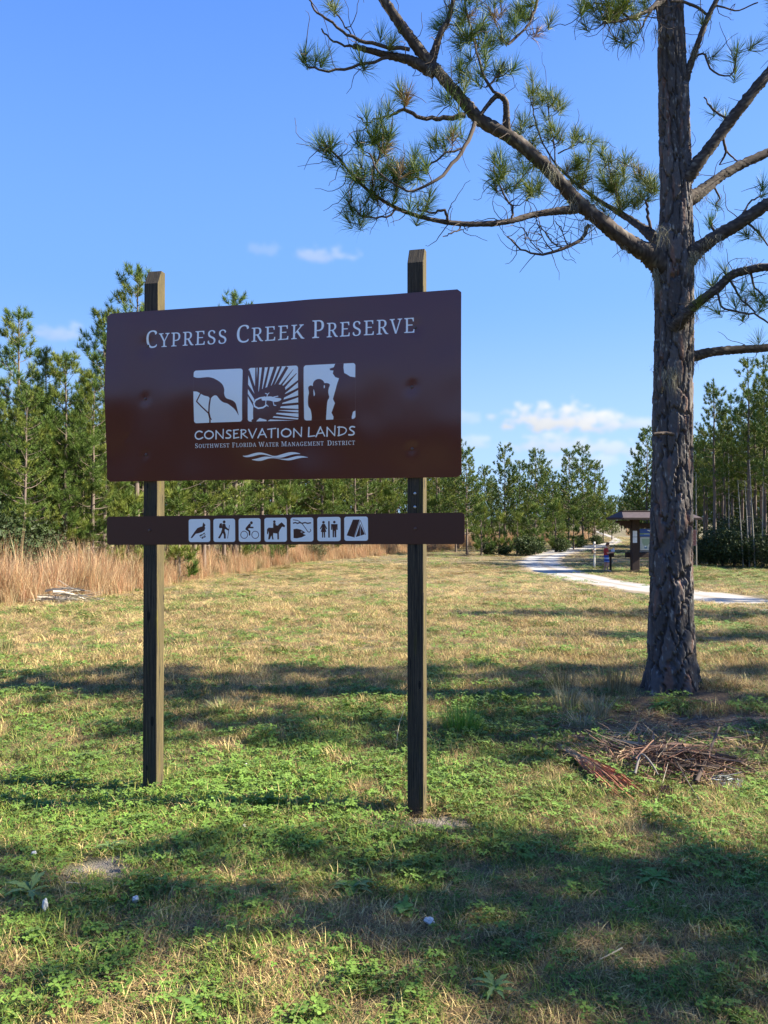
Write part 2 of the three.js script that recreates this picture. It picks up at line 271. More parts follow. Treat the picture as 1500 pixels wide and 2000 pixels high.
const panelPrint = canvasTex(TW, TH, (c) => {
  c.fillStyle = BROWN; c.fillRect(0, 0, TW, TH);
  const S = (px, py) => [along(px) * TW, downPanel(px, py) * TH], Z = (zx, zy) => S(340 + zx / 3.75, 690 + zy / 3.75);
  const poly = (pts, f = WHITE) => { c.fillStyle = f; c.beginPath(); pts.forEach((p, i) => { const q = Z(...p); i ? c.lineTo(...q) : c.moveTo(...q); }); c.closePath(); c.fill(); };
  const soft = (pts, f = WHITE) => { // closed smooth outline
    const q = pts.map((p) => Z(...p)), n = q.length, m = (a, b) => [(a[0] + b[0]) / 2, (a[1] + b[1]) / 2]; c.fillStyle = f; c.beginPath(); c.moveTo(...m(q[n - 1], q[0]));
    for (let i = 0; i < n; i++) c.quadraticCurveTo(...q[i], ...m(q[i], q[(i + 1) % n])); c.closePath(); c.fill();
  };
  const line = (pts, w, f) => { c.strokeStyle = f; c.lineWidth = w; c.lineCap = 'round'; c.lineJoin = 'round'; c.beginPath(); pts.forEach((p, i) => { const q = Z(...p); i ? c.lineTo(...q) : c.moveTo(...q); }); c.stroke(); };
  // title
  c.fillStyle = WHITE; const yb = 0.2185 * TH, tf = '$px serif';
  for (const [w, a, b] of [['Cypress', 285, 445], ['Creek', 461, 596], ['Preserve', 610, 812]]) capsWord(c, w, along(a) * TW, along(b) * TW, yb, 0.1 * TH, 0.081 * TH, tf);
  // three tiles
  const tile = (x0, x1, y0, y1) => { const a = Z(x0, y0), b = Z(x1, y1), r = 15; c.fillStyle = WHITE; c.beginPath(); c.roundRect(a[0], a[1], b[0] - a[0], b[1] - a[1], r); c.fill(); return [a, b, r]; };
  const clipTile = ([a, b, r]) => { c.save(); c.beginPath(); c.roundRect(a[0], a[1], b[0] - a[0], b[1] - a[1], r); c.clip(); };
  const t1 = tile(160, 514, 133, 505), t2 = tile(554, 919, 112, 494), t3 = tile(960, 1337, 94, 484);
  // wading bird bending down to feed
  clipTile(t1);
  soft([[120, 150], [165, 184], [205, 188], [235, 182], [285, 180], [340, 205], [375, 235], [388, 270], [384, 305], [398, 338], [440, 347], [468, 368], [476, 400], [488, 455], [489, 462], [474, 432], [455, 408], [425, 385], [408, 372], [378, 366], [352, 345], [335, 318], [318, 312], [296, 326], [284, 345], [274, 322], [240, 318], [205, 296], [180, 283], [120, 290]], BROWN);
  line([[214, 298], [183, 358], [225, 402], [268, 442], [277, 480]], 7, BROWN); line([[284, 340], [276, 385], [272, 440], [279, 475], [278, 515]], 8.5, BROWN); line([[278, 470], [290, 490]], 4, BROWN);
  c.restore();
  // fan leaf and lizard
  clipTile(t2);
  soft([[600, 560], [590, 440], [600, 330], [632, 275], [690, 252], [740, 232], [800, 232], [830, 262], [815, 330], [800, 380], [770, 430], [740, 468], [700, 500], [650, 520]], BROWN);
  const ray = (x0, y0, x1, y1, w0, w1) => { const dx = x1 - x0, dy = y1 - y0, L = Math.hypot(dx, dy), nx = -dy / L, ny = dx / L; poly([[x0 + nx * w0, y0 + ny * w0], [x1 + nx * w1, y1 + ny * w1], [x1 - nx * w1, y1 - ny * w1], [x0 - nx * w0, y0 - ny * w0]], BROWN); };
  for (const [x0, y0, x1, y1, w0, w1] of [[622, 330, 552, 130, 10, 9], [612, 320, 608, 105, 9, 4], [620, 300, 626, 100, 8, 6], [640, 300, 662, 105, 10, 10], [662, 290, 704, 100, 9, 7], [690, 290, 752, 100, 11, 11], [715, 280, 792, 100, 9, 7], [735, 275, 838, 104, 12, 10], [760, 280, 884, 122, 9, 1], [775, 290, 908, 152, 12, 2], [790, 310, 925, 205, 10, 6], [790, 330, 925, 262, 11, 7], [790, 360, 925, 318, 11, 6], [780, 385, 925, 372, 9, 8], [770, 412, 925, 415, 9, 3], [760, 430, 925, 440, 9, 3], [740, 455, 925, 475, 9, 3], [700, 480, 925, 492, 8, 3], [640, 380, 548, 240, 12, 9], [625, 430, 548, 300, 9, 4], [640, 470, 590, 510, 22, 16]]) ray(x0, y0, x1, y1, w0, w1);
  poly([[622, 494], [640, 478], [690, 492], [690, 505], [615, 505]], WHITE);
  line([[688, 384], [664, 402], [630, 408], [604, 394], [598, 370], [610, 348], [640, 332], [676, 326]], 9, WHITE);
  soft([[650, 334], [680, 322], [720, 318], [755, 330], [790, 332], [798, 342], [780, 356], [745, 362], [715, 350], [680, 350], [655, 352]], WHITE);
  line([[690, 322], [696, 304], [680, 298]], 5, WHITE); line([[696, 304], [706, 294]], 4, WHITE); line([[740, 324], [770, 318]], 5, WHITE); line([[736, 356], [742, 384], [756, 386]], 5, WHITE); line([[684, 350], [682, 380], [700, 392]], 5, WHITE);
  c.restore();
  // child with field glasses and grown-up in a cap
  clipTile(t3);
  soft([[1000, 540], [1020, 480], [1010, 410], [990, 395], [992, 320], [1002, 295], [990, 252], [1015, 238], [1030, 250], [1028, 225], [1045, 200], [1078, 192], [1105, 205], [1114, 228], [1125, 222], [1158, 232], [1145, 260], [1140, 295], [1152, 330], [1134, 350], [1128, 420], [1120, 500], [1130, 540]], BROWN);
  soft([[1034, 262], [1032, 300], [1036, 325], [1046, 305], [1038, 280]], WHITE); soft([[1112, 234], [1119, 250], [1112, 268], [1107, 250]], WHITE);
  poly([[1150, 118], [1180, 108], [1188, 88], [1196, 70], [1252, 70], [1250, 110], [1256, 150], [1275, 160], [1300, 176], [1340, 182], [1345, 420], [1322, 430], [1310, 470], [1312, 520], [1170, 520], [1178, 470], [1164, 440], [1190, 370], [1176, 340], [1196, 270], [1206, 230], [1220, 190], [1192, 180], [1174, 155], [1178, 132], [1154, 130]], BROWN);
  poly([[1318, 436], [1336, 424], [1340, 460], [1322, 478], [1310, 470]], WHITE);
  c.restore();
  // words below
  strokeWord(c, 'CONSERVATION', Z(162, 0)[0], Z(946, 0)[0], Z(200, 633)[1], 0.0485 * TH, 7.2); strokeWord(c, 'LANDS', Z(984, 0)[0], Z(1334, 0)[0], Z(1100, 610)[1] , 0.0505 * TH, 7.2);
  c.fillStyle = WHITE;
  for (const [w, a, b] of [['Southwest', 162, 416], ['Florida', 434, 612], ['Water', 629, 773], ['Management', 790, 1101], ['District', 1126, 1332]]) capsWord(c, w, Z(a, 0)[0], Z(b, 0)[0], Z(a, 697 - (a - 160) / 1172 * 25)[1], 0.0275 * TH, 0.0222 * TH, '$px serif');
  // wave emblem
  soft([[500, 752], [540, 752], [590, 734], [640, 726], [690, 738], [740, 758], [790, 742], [850, 724], [900, 726], [940, 740], [890, 738], [840, 752], [790, 768], [740, 766], [690, 748], [640, 742], [590, 756], [540, 766]]);
  soft([[565, 780], [610, 774], [660, 758], [710, 758], [760, 770], [820, 776], [880, 758], [930, 750], [1000, 766], [950, 764], [900, 774], [850, 788], [800, 782], [750, 770], [700, 770], [650, 790], [610, 790]]);
});
const boardPrint = canvasTex(BWp, BHp, (c) => {
  c.fillStyle = BROWN_LOW; c.fillRect(0, 0, BWp, BHp);
  const Z = (zx, zy) => { const px = 350 + zx / 3.846, py = 990 + zy / 3.846; return [alongBoard(px) * BWp * (692 / 696), downBoard(px, py) * BHp]; };
  const path = (pts) => { c.beginPath(); pts.forEach((p, i) => { const q = Z(...p); i ? c.lineTo(...q) : c.moveTo(...q); }); };
  const poly = (pts, f = BROWN_LOW) => { c.fillStyle = f; path(pts); c.closePath(); c.fill(); };
  const line = (pts, w, f = BROWN_LOW) => { c.strokeStyle = f; c.lineWidth = w * 0.715; c.lineCap = 'round'; c.lineJoin = 'round'; path(pts); c.stroke(); };
  const dot = (x, y, r, f = BROWN_LOW) => { const q = Z(x, y); c.fillStyle = f; c.beginPath(); c.arc(q[0], q[1], r * 0.715, 0, 7); c.fill(); };
  const ring = (x, y, r, w) => { const q = Z(x, y); c.strokeStyle = BROWN_LOW; c.lineWidth = w * 0.715; c.beginPath(); c.arc(q[0], q[1], r * 0.715, 0, 7); c.stroke(); };
  for (const [x0, y0, x1, y1] of [[73, 90, 234, 265], [258, 88, 421, 264], [447, 85, 612, 263], [640, 82, 808, 262], [836, 80, 1007, 260], [1036, 77, 1211, 257], [1238, 75, 1416, 254]]) { const a = Z(x0, y0), b = Z(x1, y1); c.fillStyle = WHITE; c.beginPath(); c.roundRect(a[0], a[1], b[0] - a[0], b[1] - a[1], 13); c.fill(); }
  // bird on a sprig
  poly([[182, 116], [199, 136], [193, 146], [197, 160], [190, 178], [172, 190], [146, 198], [126, 202], [97, 236], [88, 232], [118, 186], [138, 160], [160, 150], [176, 146]]);
  line([[160, 230], [178, 226], [198, 208]], 3); for (const [x, y] of [[170, 212], [186, 202], [192, 226], [176, 234], [160, 216]]) poly([[x - 9, y + 4], [x, y - 6], [x + 9, y - 8], [x + 4, y + 5]]);
  // hiker with staff
  dot(339, 112, 11); poly([[306, 124], [322, 122], [324, 158], [304, 160], [300, 150]]); poly([[326, 126], [346, 126], [352, 150], [374, 170], [370, 178], [344, 164], [342, 180], [350, 205], [350, 238], [336, 238], [336, 210], [328, 196], [306, 238], [292, 234], [314, 196], [322, 170]]); line([[378, 138], [364, 236]], 4);
  // cyclist
  dot(543, 119, 11); ring(488, 210, 28, 4.5); ring(571, 210, 28, 4.5); poly([[528, 124], [540, 132], [534, 148], [558, 150], [558, 160], [526, 160], [516, 166], [534, 180], [534, 214], [524, 216], [522, 186], [498, 170], [500, 158]]);
  // rider on horseback
  dot(715, 111, 10); poly([[706, 122], [724, 122], [726, 138], [742, 140], [748, 132], [770, 116], [796, 142], [790, 152], [772, 148], [756, 172], [748, 192], [748, 244], [737, 244], [736, 200], [706, 196], [704, 222], [708, 244], [698, 244], [692, 214], [680, 244], [668, 244], [674, 200], [668, 180], [668, 208], [659, 200], [660, 168], [672, 156], [706, 158]]);
  // fish and hook
  line([[858, 122], [872, 118], [888, 124], [906, 118], [924, 124], [944, 118], [964, 124], [986, 120]], 9); line([[858, 98], [890, 102], [920, 122], [946, 158], [966, 188], [978, 190], [988, 178], [984, 168]], 4.5);
  poly([[858, 168], [884, 164], [914, 172], [946, 192], [926, 202], [950, 212], [920, 228], [884, 236], [858, 234]]); dot(918, 188, 7, WHITE); dot(918, 188, 4);
  // woman, bar, man
  dot(1083, 116, 9.5); poly([[1074, 128], [1092, 128], [1110, 164], [1102, 168], [1092, 148], [1104, 188], [1094, 188], [1094, 230], [1086, 230], [1084, 190], [1080, 190], [1080, 230], [1071, 230], [1071, 188], [1062, 188], [1074, 148], [1062, 168], [1056, 164]]);
  poly([[1118, 108], [1129, 108], [1129, 230], [1118, 230]]); dot(1164, 115, 9.5); poly([[1140, 130], [1188, 130], [1188, 172], [1180, 172], [1179, 142], [1177, 228], [1166, 228], [1165, 180], [1162, 180], [1161, 228], [1151, 228], [1150, 142], [1148, 172], [1140, 172]]);
  // tent
  poly([[1304, 97], [1354, 97], [1310, 228], [1256, 214]]); line([[1357, 104], [1314, 228]], 3); line([[1360, 104], [1398, 208]], 3); poly([[1357, 128], [1392, 206], [1324, 226]]); line([[1358, 140], [1358, 218]], 3, WHITE);
});
{
  const grp = thing('park_sign', 'brown metal preserve sign with white lettering on two weathered timber posts', 'sign', [signMid.x, signBase, signMid.z], signTurn);
  // weathered wood
  const r = rng(31), GW = 256, GH = 1024, streak = new Float32Array(GW); for (let i = 0; i < GW; i++) streak[i] = r();
  const KN = [[40, 130, 9], [170, 420, 12], [90, 700, 8], [210, 860, 10], [130, 250, 7]];
  const grainV = (x, y) => { const w = x + 3 * N(x * 0.05, y * 0.006, 1) + 1.5 * Math.sin(y * 0.01); return 0.5 + 0.5 * N(w * 0.22, y * 0.004, 2) + 0.55 * N(w * 0.8, y * 0.012, 5) + 0.25 * N(w * 2.2, y * 0.05, 8); };
  const grain = dataTex(GW, GH, (x, y) => { const v = grainV(x, y), knot = Math.min(...KN.map(([kx, ky, kr]) => Math.hypot((x - kx) / kr, (y - ky) / (kr * 1.5)))), split = smooth(0.05, 0.015, Math.abs(N(x * 0.06, y * 0.0025, 21))) * smooth(0.05, 0.25, N(x * 0.02, y * 0.004, 33)), k = clamp((0.55 + 0.62 * (v - 0.5)) * (knot < 1 ? 0.35 + 0.25 * Math.sin(knot * 12) : 1) * (1 - 0.75 * split), 0.08, 1), m = smooth(0.1, 0.45, fbm(x * 0.018, y * 0.006, 12, 3)); return [clamp(150 * k * lerp(1, 1.1, m), 0, 255), clamp(134 * k * lerp(1, 1.15, m), 0, 255), clamp(108 * k * lerp(1, 0.72, m), 0, 255)]; }, true);
  const relief = dataTex(GW, GH, (x, y) => { const v = clamp(128 + 110 * (grainV(x, y) - 0.5), 0, 255); return [v, v, v]; });
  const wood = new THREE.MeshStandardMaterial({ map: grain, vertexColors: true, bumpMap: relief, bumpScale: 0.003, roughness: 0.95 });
  function post(x, turn, seed) {
    const w = 0.0915, h = 3.205, cut = 0.085, b = 0.004; // sloping cut at the top, lower at the front
    const shp = new THREE.Shape(); shp.moveTo(-w / 2 + b, 0); shp.lineTo(w / 2 - b, 0); shp.lineTo(w / 2 - b, h - cut); shp.lineTo(w / 2 - b - 0.045, h); shp.lineTo(-w / 2 + b, h); shp.closePath(); // side view: +x is the front
    const g = new THREE.ExtrudeGeometry(shp, { depth: w - 2 * b, bevelEnabled: true, bevelSize: b, bevelThickness: b, bevelSegments: 2 }); g.translate(0, 0, -(w - 2 * b) / 2); g.rotateY(-Math.PI / 2);
    const p = g.attributes.position, n = g.attributes.normal, uv = new Float32Array(p.count * 2), vc = new Float32Array(p.count * 3); // algae greens the sun-facing side; its sunlit brightness is painted in too
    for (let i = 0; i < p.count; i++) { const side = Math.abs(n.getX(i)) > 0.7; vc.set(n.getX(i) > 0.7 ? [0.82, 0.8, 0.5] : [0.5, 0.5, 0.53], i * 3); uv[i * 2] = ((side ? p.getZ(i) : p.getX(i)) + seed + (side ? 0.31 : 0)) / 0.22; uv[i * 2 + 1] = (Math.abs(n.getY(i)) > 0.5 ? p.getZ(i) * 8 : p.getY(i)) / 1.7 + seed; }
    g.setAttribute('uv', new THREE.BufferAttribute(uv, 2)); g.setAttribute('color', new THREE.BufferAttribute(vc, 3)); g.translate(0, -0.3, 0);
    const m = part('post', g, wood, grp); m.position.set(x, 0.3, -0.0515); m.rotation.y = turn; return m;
  }
  const xl = (along(292) - 0.5) * PW, xr = (along(811) - 0.5) * PW;
  const yTop = 2.9097 - signBase, yBot = yTop - PH;
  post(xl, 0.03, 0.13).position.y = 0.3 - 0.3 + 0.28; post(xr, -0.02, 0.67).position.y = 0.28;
  // the dented sheet: real buckles and pressed-in bolts
  const dents = [[290, 676, 0.008, 0.055], [287, 780, 0.004, 0.03], [287, 888, 0.003, 0.022], [806, 757, 0.006, 0.032], [806, 877, 0.005, 0.026], [812, 640, 0.006, 0.04], [440, 688, 0.0025, 0.012], [250, 855, 0.003, 0.016], [545, 775, 0.0015, 0.012]].map(([px, py, a, s]) => [(along(px) - 0.5) * PW, yTop - downPanel(px, py) * PH, a, s]);
  const warp = (x, y) => { let z = 0.0125 * N(x * 1.9 + 3.2, y * 2.1, 0.7) + 0.012 * N(x * 3.1 + 9, y * 2.7, 4.1) + 0.0011 * N(x * 7, y * 6, 8.3); let dent = 0; for (const [dx, dy, a, s] of dents) { const q = ((x - dx) ** 2 + (y - dy) ** 2) / (s * s); dent -= a * Math.exp(-q) - a * 0.12 * Math.exp(-q * 0.12); } const nearPost = Math.max(Math.exp(-(((x - xl) / 0.16) ** 2)), Math.exp(-(((x - xr) / 0.16) ** 2))); const yy = y - (yTop - PH * 0.5); return 0.024 - 0.06 * yy * yy + Math.max(z * (1 - 0.7 * nearPost), -0.012 + 0.008 * nearPost) + dent; };
  function sheet(name, W, H, y0, tex, mat, warpFn, rc) { // rounded corners, thin, a rim and a back
    const nx = 110, ny = Math.max(14, Math.round(110 * H / W)), t = 0.004, ys = []; for (let j = 0; j <= ny; j++) ys.push(H * (0.5 - 0.5 * Math.cos(Math.PI * j / ny)) * 0.15 + 0.85 * H * j / ny);
    const P = [], U = [], I = [], rows = ys.map((y) => { const e = Math.min(y, H - y), q = e < rc ? rc - Math.sqrt(rc * rc - (rc - e) ** 2) : 0; return q; });
    for (const back of [0, 1]) ys.forEach((y, j) => { for (let i = 0; i <= nx; i++) { const x = -W / 2 + rows[j] + (W - 2 * rows[j]) * i / nx; P.push(x, y0 + y, warpFn(x, y0 + y) - back * t); U.push((x + W / 2) / W * (back ? 0 : 1) + (back ? 0.01 : 0), back ? 0.02 : y / H); } });
    const id = (b, j, i) => b * (ny + 1) * (nx + 1) + j * (nx + 1) + i;
    for (let j = 0; j < ny; j++) for (let i = 0; i < nx; i++) { const a = id(0, j, i), b = id(0, j, i + 1), c = id(0, j + 1, i), d = id(0, j + 1, i + 1); I.push(a, b, d, a, d, c); const e = id(1, j, i), f = id(1, j, i + 1), g = id(1, j + 1, i), h = id(1, j + 1, i + 1); I.push(e, h, f, e, g, h); }
    const rim = []; for (let i = 0; i <= nx; i++) rim.push([0, i]); for (let j = 1; j <= ny; j++) rim.push([j, nx]); for (let i = nx - 1; i >= 0; i--) rim.push([ny, i]); for (let j = ny - 1; j >= 0; j--) rim.push([j, 0]);
    const r0 = P.length / 3; rim.forEach(([j, i]) => { for (const b of [0, 1]) { const k = id(b, j, i) * 3; P.push(P[k], P[k + 1], P[k + 2]); U.push(0.01, 0.02); } });
    for (let k = 0; k < rim.length - 1; k++) { const a = r0 + k * 2; I.push(a, a + 1, a + 2, a + 1, a + 3, a + 2); }
    const g = new THREE.BufferGeometry(); g.setAttribute('position', new THREE.BufferAttribute(new Float32Array(P), 3)); g.setAttribute('uv', new THREE.BufferAttribute(new Float32Array(U), 2)); g.setIndex(I); g.computeVertexNormals();
    return part(name, g, mat, grp);
  }
  const paint = new THREE.MeshPhysicalMaterial({ map: panelPrint, roughness: 0.22, ior: 1.62, side: THREE.DoubleSide });
  const paint2 = new THREE.MeshPhysicalMaterial({ map: boardPrint, roughness: 0.4, ior: 1.5, side: THREE.DoubleSide });
  sheet('name_panel', PW, PH, yBot, panelPrint, paint, warp, 0.022).userData.label = 'large brown panel with preserve name and conservation emblem';
  const bh = 0.1725, bw = PW * 696 / 692 * 1.003, b = sheet('pictogram_board', bw, bh, -bh / 2, boardPrint, paint2, (x, y) => 0.0015 * N(x * 2, y * 3, 5), 0.014);
  b.position.set(0.006, 1.5926 - signBase, 0); b.rotation.z = 0.0095; b.userData.label = 'narrow brown board with seven white activity pictograms';
  const steel = new THREE.MeshStandardMaterial({ color: lin(0.12, 0.07, 0.06), roughness: 0.5, metalness: 0.3 }), zinc = new THREE.MeshStandardMaterial({ color: lin(0.5, 0.5, 0.5), roughness: 0.4, metalness: 0.8 });
  const head = new THREE.LatheGeometry([[0, 0.005], [0.004, 0.0048], [0.007, 0.003], [0.0085, 0], [0.0085, -0.004]].map(([x, y]) => new THREE.Vector2(x, y)), 14); head.rotateX(Math.PI / 2);
  for (const [dx, dy] of dents.slice(0, 6)) { const m = part('bolt', head, steel, grp); m.position.set(dx, dy, warp(dx, dy) + 0.002); }
  const by = 1.5926 - signBase; for (const x of [xl, xr]) part('bolt', head, steel, grp).position.set(x, by + x * 0.0095, 0.004);
  for (const y of [1.74, 1.815]) part('screw', head, zinc, grp).position.set(xr - 0.003, y, -0.003);
}

// ---------------------------------------------------------------- pine foliage
const NEEDLE = [0.115, 0.18, 0.035], NEEDLE_OLD = [0.185, 0.225, 0.04], NEEDLE_DEAD = [0.26, 0.17, 0.08];
function tuft(gb, pos, dir, n, len, w, r, tone, bend) {
  const base = vary(tone, r, 0.22), P = gb.p, Nn = gb.n, C = gb.c, I = gb.i, s1 = perp(dir, r), s2x = dir.y * s1.z - dir.z * s1.y, s2y = dir.z * s1.x - dir.x * s1.z, s2z = dir.x * s1.y - dir.y * s1.x;
  for (let i = 0; i < n; i++) {
    const t = Math.pow(r(), 0.8), off = -0.11 * t * (len / 0.2), ax = pos.x + dir.x * off, ay = pos.y + dir.y * off, az = pos.z + dir.z * off, ang = r() * 6.2832, ca = Math.cos(ang), sa = Math.sin(ang), sp = 0.12 + 0.95 * t + 0.25 * r(), cs = Math.cos(sp), sn = Math.sin(sp);
    const ox = s1.x * ca + s2x * sa, oy = s1.y * ca + s2y * sa, oz = s1.z * ca + s2z * sa;
    let dx = dir.x * cs + ox * sn, dy = dir.y * cs + oy * sn + 0.12, dz = dir.z * cs + oz * sn; const dl = 1 / Math.hypot(dx, dy, dz); dx *= dl; dy *= dl; dz *= dl;
    const L = len * (0.75 + 0.4 * r()), qx = r() - 0.5, qy = r() - 0.5, qz = r() - 0.5; // side of the blade: any direction across it
    let sx = dy * qz - dz * qy, sy = dz * qx - dx * qz, sz = dx * qy - dy * qx; const sl = w / (Math.hypot(sx, sy, sz) || 1); sx *= sl; sy *= sl; sz *= sl;
    let nx = sy * dz - sz * dy, ny = sz * dx - sx * dz, nz = sx * dy - sy * dx; const nl = 1 / (Math.hypot(nx, ny, nz) || 1); nx *= nl; ny *= nl; nz *= nl;
    const k = P.length / 3, m = 0.85 + 0.3 * r(), c0 = base[0] * m, c1 = base[1] * m, c2 = base[2] * m;
    if (bend) { // a needle that droops towards its tip
      const hx = ax + dx * L * 0.55, hy = ay + dy * L * 0.55, hz = az + dz * L * 0.55, dr = L * (0.05 + 0.2 * t) * (0.4 + r()) * Math.sqrt(1 - dy * dy), f = 0.8;
      P.push(ax - sx, ay - sy, az - sz, ax + sx, ay + sy, az + sz, hx - sx * f, hy - sy * f, hz - sz * f, hx + sx * f, hy + sy * f, hz + sz * f, ax + dx * L, ay + dy * L - dr, az + dz * L); for (let q = 0; q < 5; q++) { Nn.push(nx, ny, nz); C.push(c0, c1, c2); } I.push(k, k + 1, k + 2, k + 1, k + 3, k + 2, k + 2, k + 3, k + 4); continue;
    }
    P.push(ax - sx, ay - sy, az - sz, ax + sx, ay + sy, az + sz, ax + dx * L, ay + dy * L - L * 0.06 * t, az + dz * L); Nn.push(nx, ny, nz, nx, ny, nz, nx, ny, nz); C.push(c0, c1, c2, c0, c1, c2, c0, c1, c2); I.push(k, k + 1, k + 2);
  }
}
function pineGeo(seed, H, crownAt, spread, per, w, opts = {}) {
  const r = rng(seed), wood = new GB(), leaf = new GB(), lean = V3((r() - 0.5) * 0.03, 0, (r() - 0.5) * 0.03);
  const axis = (h) => V3(lean.x * h + 0.05 * N(h * 0.35, seed, 1), h, lean.z * h + 0.05 * N(h * 0.35, seed, 5));
  const R0 = 0.0088 * H + 0.03, rad = (h) => Math.max(0.008, R0 * Math.pow(1 - h / (H * 1.02), 0.8) * (1 + 0.35 * Math.exp(-h * 3)));
  const pts = [], rr = []; const NS = opts.segs ?? 26; for (let i = 0; i <= NS; i++) { const h = H * i / NS; pts.push(axis(h - (i ? 0 : 0.15))); rr.push(rad(h)); }
  wood.tube(pts, rr, opts.segs ? 6 : 8, (t, k, i) => { const q = 0.8 + 0.35 * N(k * 2.1, i * 3.3, seed); return [0.17 * q, 0.13 * q, 0.105 * q]; }, 0.16, seed);
  const bark = [0.15, 0.115, 0.09];
  const tip = (p, d, tone) => { tuft(leaf, p, d, per, 0.2 + 0.07 * r(), w, r, tone); };
  for (let h = crownAt * H * 0.55; h < crownAt * H; h += 0.45 + r() * 0.5) if (r() < 0.75) { // dead lower branches
    const a = r() * 6.28, d = V3(Math.cos(a), 0.15 + 0.3 * r(), Math.sin(a)), p = axis(h), L = 0.4 + r() * 1.0, q = p.clone().addScaledVector(d, L * 0.6), e = p.clone().addScaledVector(d, L); e.y += (r() - 0.6) * 0.25;
    wood.tube([p, q, e], { a: 0.012, b: 0.004 }, 3, [0.16, 0.14, 0.12]);
  }
  let h = crownAt * H;
  while (h < H - 0.25) {
    const t = (h - crownAt * H) / (H - crownAt * H), k = 3 + Math.floor(r() * 2.6), a0 = r() * 6.28;
    for (let j = 0; j < k; j++) {
      if (r() < 0.1) continue;
      const a = a0 + j / k * 6.28 + (r() - 0.5) * 0.8, L = spread * (0.22 + 0.9 * Math.pow(1 - t, 0.75)) * (0.6 + 0.55 * r()) * (t < 0.12 ? 0.85 : 1), rise = lerp(0.15, 1.1, t) + (r() - 0.5) * 0.35;
      const hz = V3(Math.cos(a), 0, Math.sin(a)), p0 = axis(h + (r() - 0.5) * 0.2), B = [];
      for (let s = 0; s <= 4; s++) { const u = s / 4; B.push(p0.clone().addScaledVector(hz, L * u * (1 - 0.12 * u)).add(V3(0.08 * N(s, seed + h, 1) * L, L * (rise * u * 0.45 + 0.32 * u * u - 0.12 * u * (1 - t)), 0.08 * N(s, seed + h, 7) * L))); }
      wood.tube(B, { a: 0.006 + 0.012 * L, b: 0.004 }, 3, bark);
      const tone = r() < 0.4 ? NEEDLE_OLD : NEEDLE, C = new THREE.CatmullRomCurve3(B), n = Math.max(2, Math.round(L * (opts.dense ?? 4.2)));
      for (let s = 0; s < n; s++) {
        const u = 0.34 + 0.66 * (s + 0.6 * r()) / n, q = C.getPoint(Math.min(u, 1)), T = C.getTangent(Math.min(u, 1)), side = perp(T, r); side.y = Math.abs(side.y) * 0.7; const d = T.clone().multiplyScalar(0.55).addScaledVector(side, 0.9); d.y += 0.35; d.normalize();
        const l = (0.16 + 0.3 * r()) * (0.5 + 0.5 * L), e = q.clone().addScaledVector(d, l); e.y += l * 0.15;
        wood.blade(q, e, 0.005, perp(d, r), bark); d.y += 0.5; d.normalize(); tip(e, d, tone); if (r() < 0.45) { const f = q.clone().lerp(e, 0.5).addScaledVector(perp(d, r), 0.12); tip(f, d, tone); }
      }
      const T = C.getTangent(1); T.y += 0.5; T.normalize(); tip(B[4], T, tone); if (r() < 0.6) tip(B[4].clone().addScaledVector(T, 0.16), T, tone);
    }
    h += 0.26 + 0.22 * r() + (opts.gap ?? 0);
  }
  for (let s = 0; s < 5; s++) tip(axis(H - 0.12 * s), V3((r() - 0.5) * 0.5, 1, (r() - 0.5) * 0.5).normalize(), NEEDLE);
  return { wood: wood.geo(), leaf: leaf.geo() };
}
const barkMat = matVC({ roughness: 0.95 }), needleMat = leafMat({ roughness: 0.55, transmission: 0.35 });
function pineFrom(geo, name, label, group, x, z, scale, turn, stretch = 1) {
  const t = thing(name, label, 'tree', [x, height(x, z) - 0.02, z], turn, group);
  part('trunk', geo.wood, barkMat, t); part('crown', geo.leaf, needleMat, t).userData.kind = 'stuff'; t.scale.set(scale, scale * stretch, scale); return t;
}

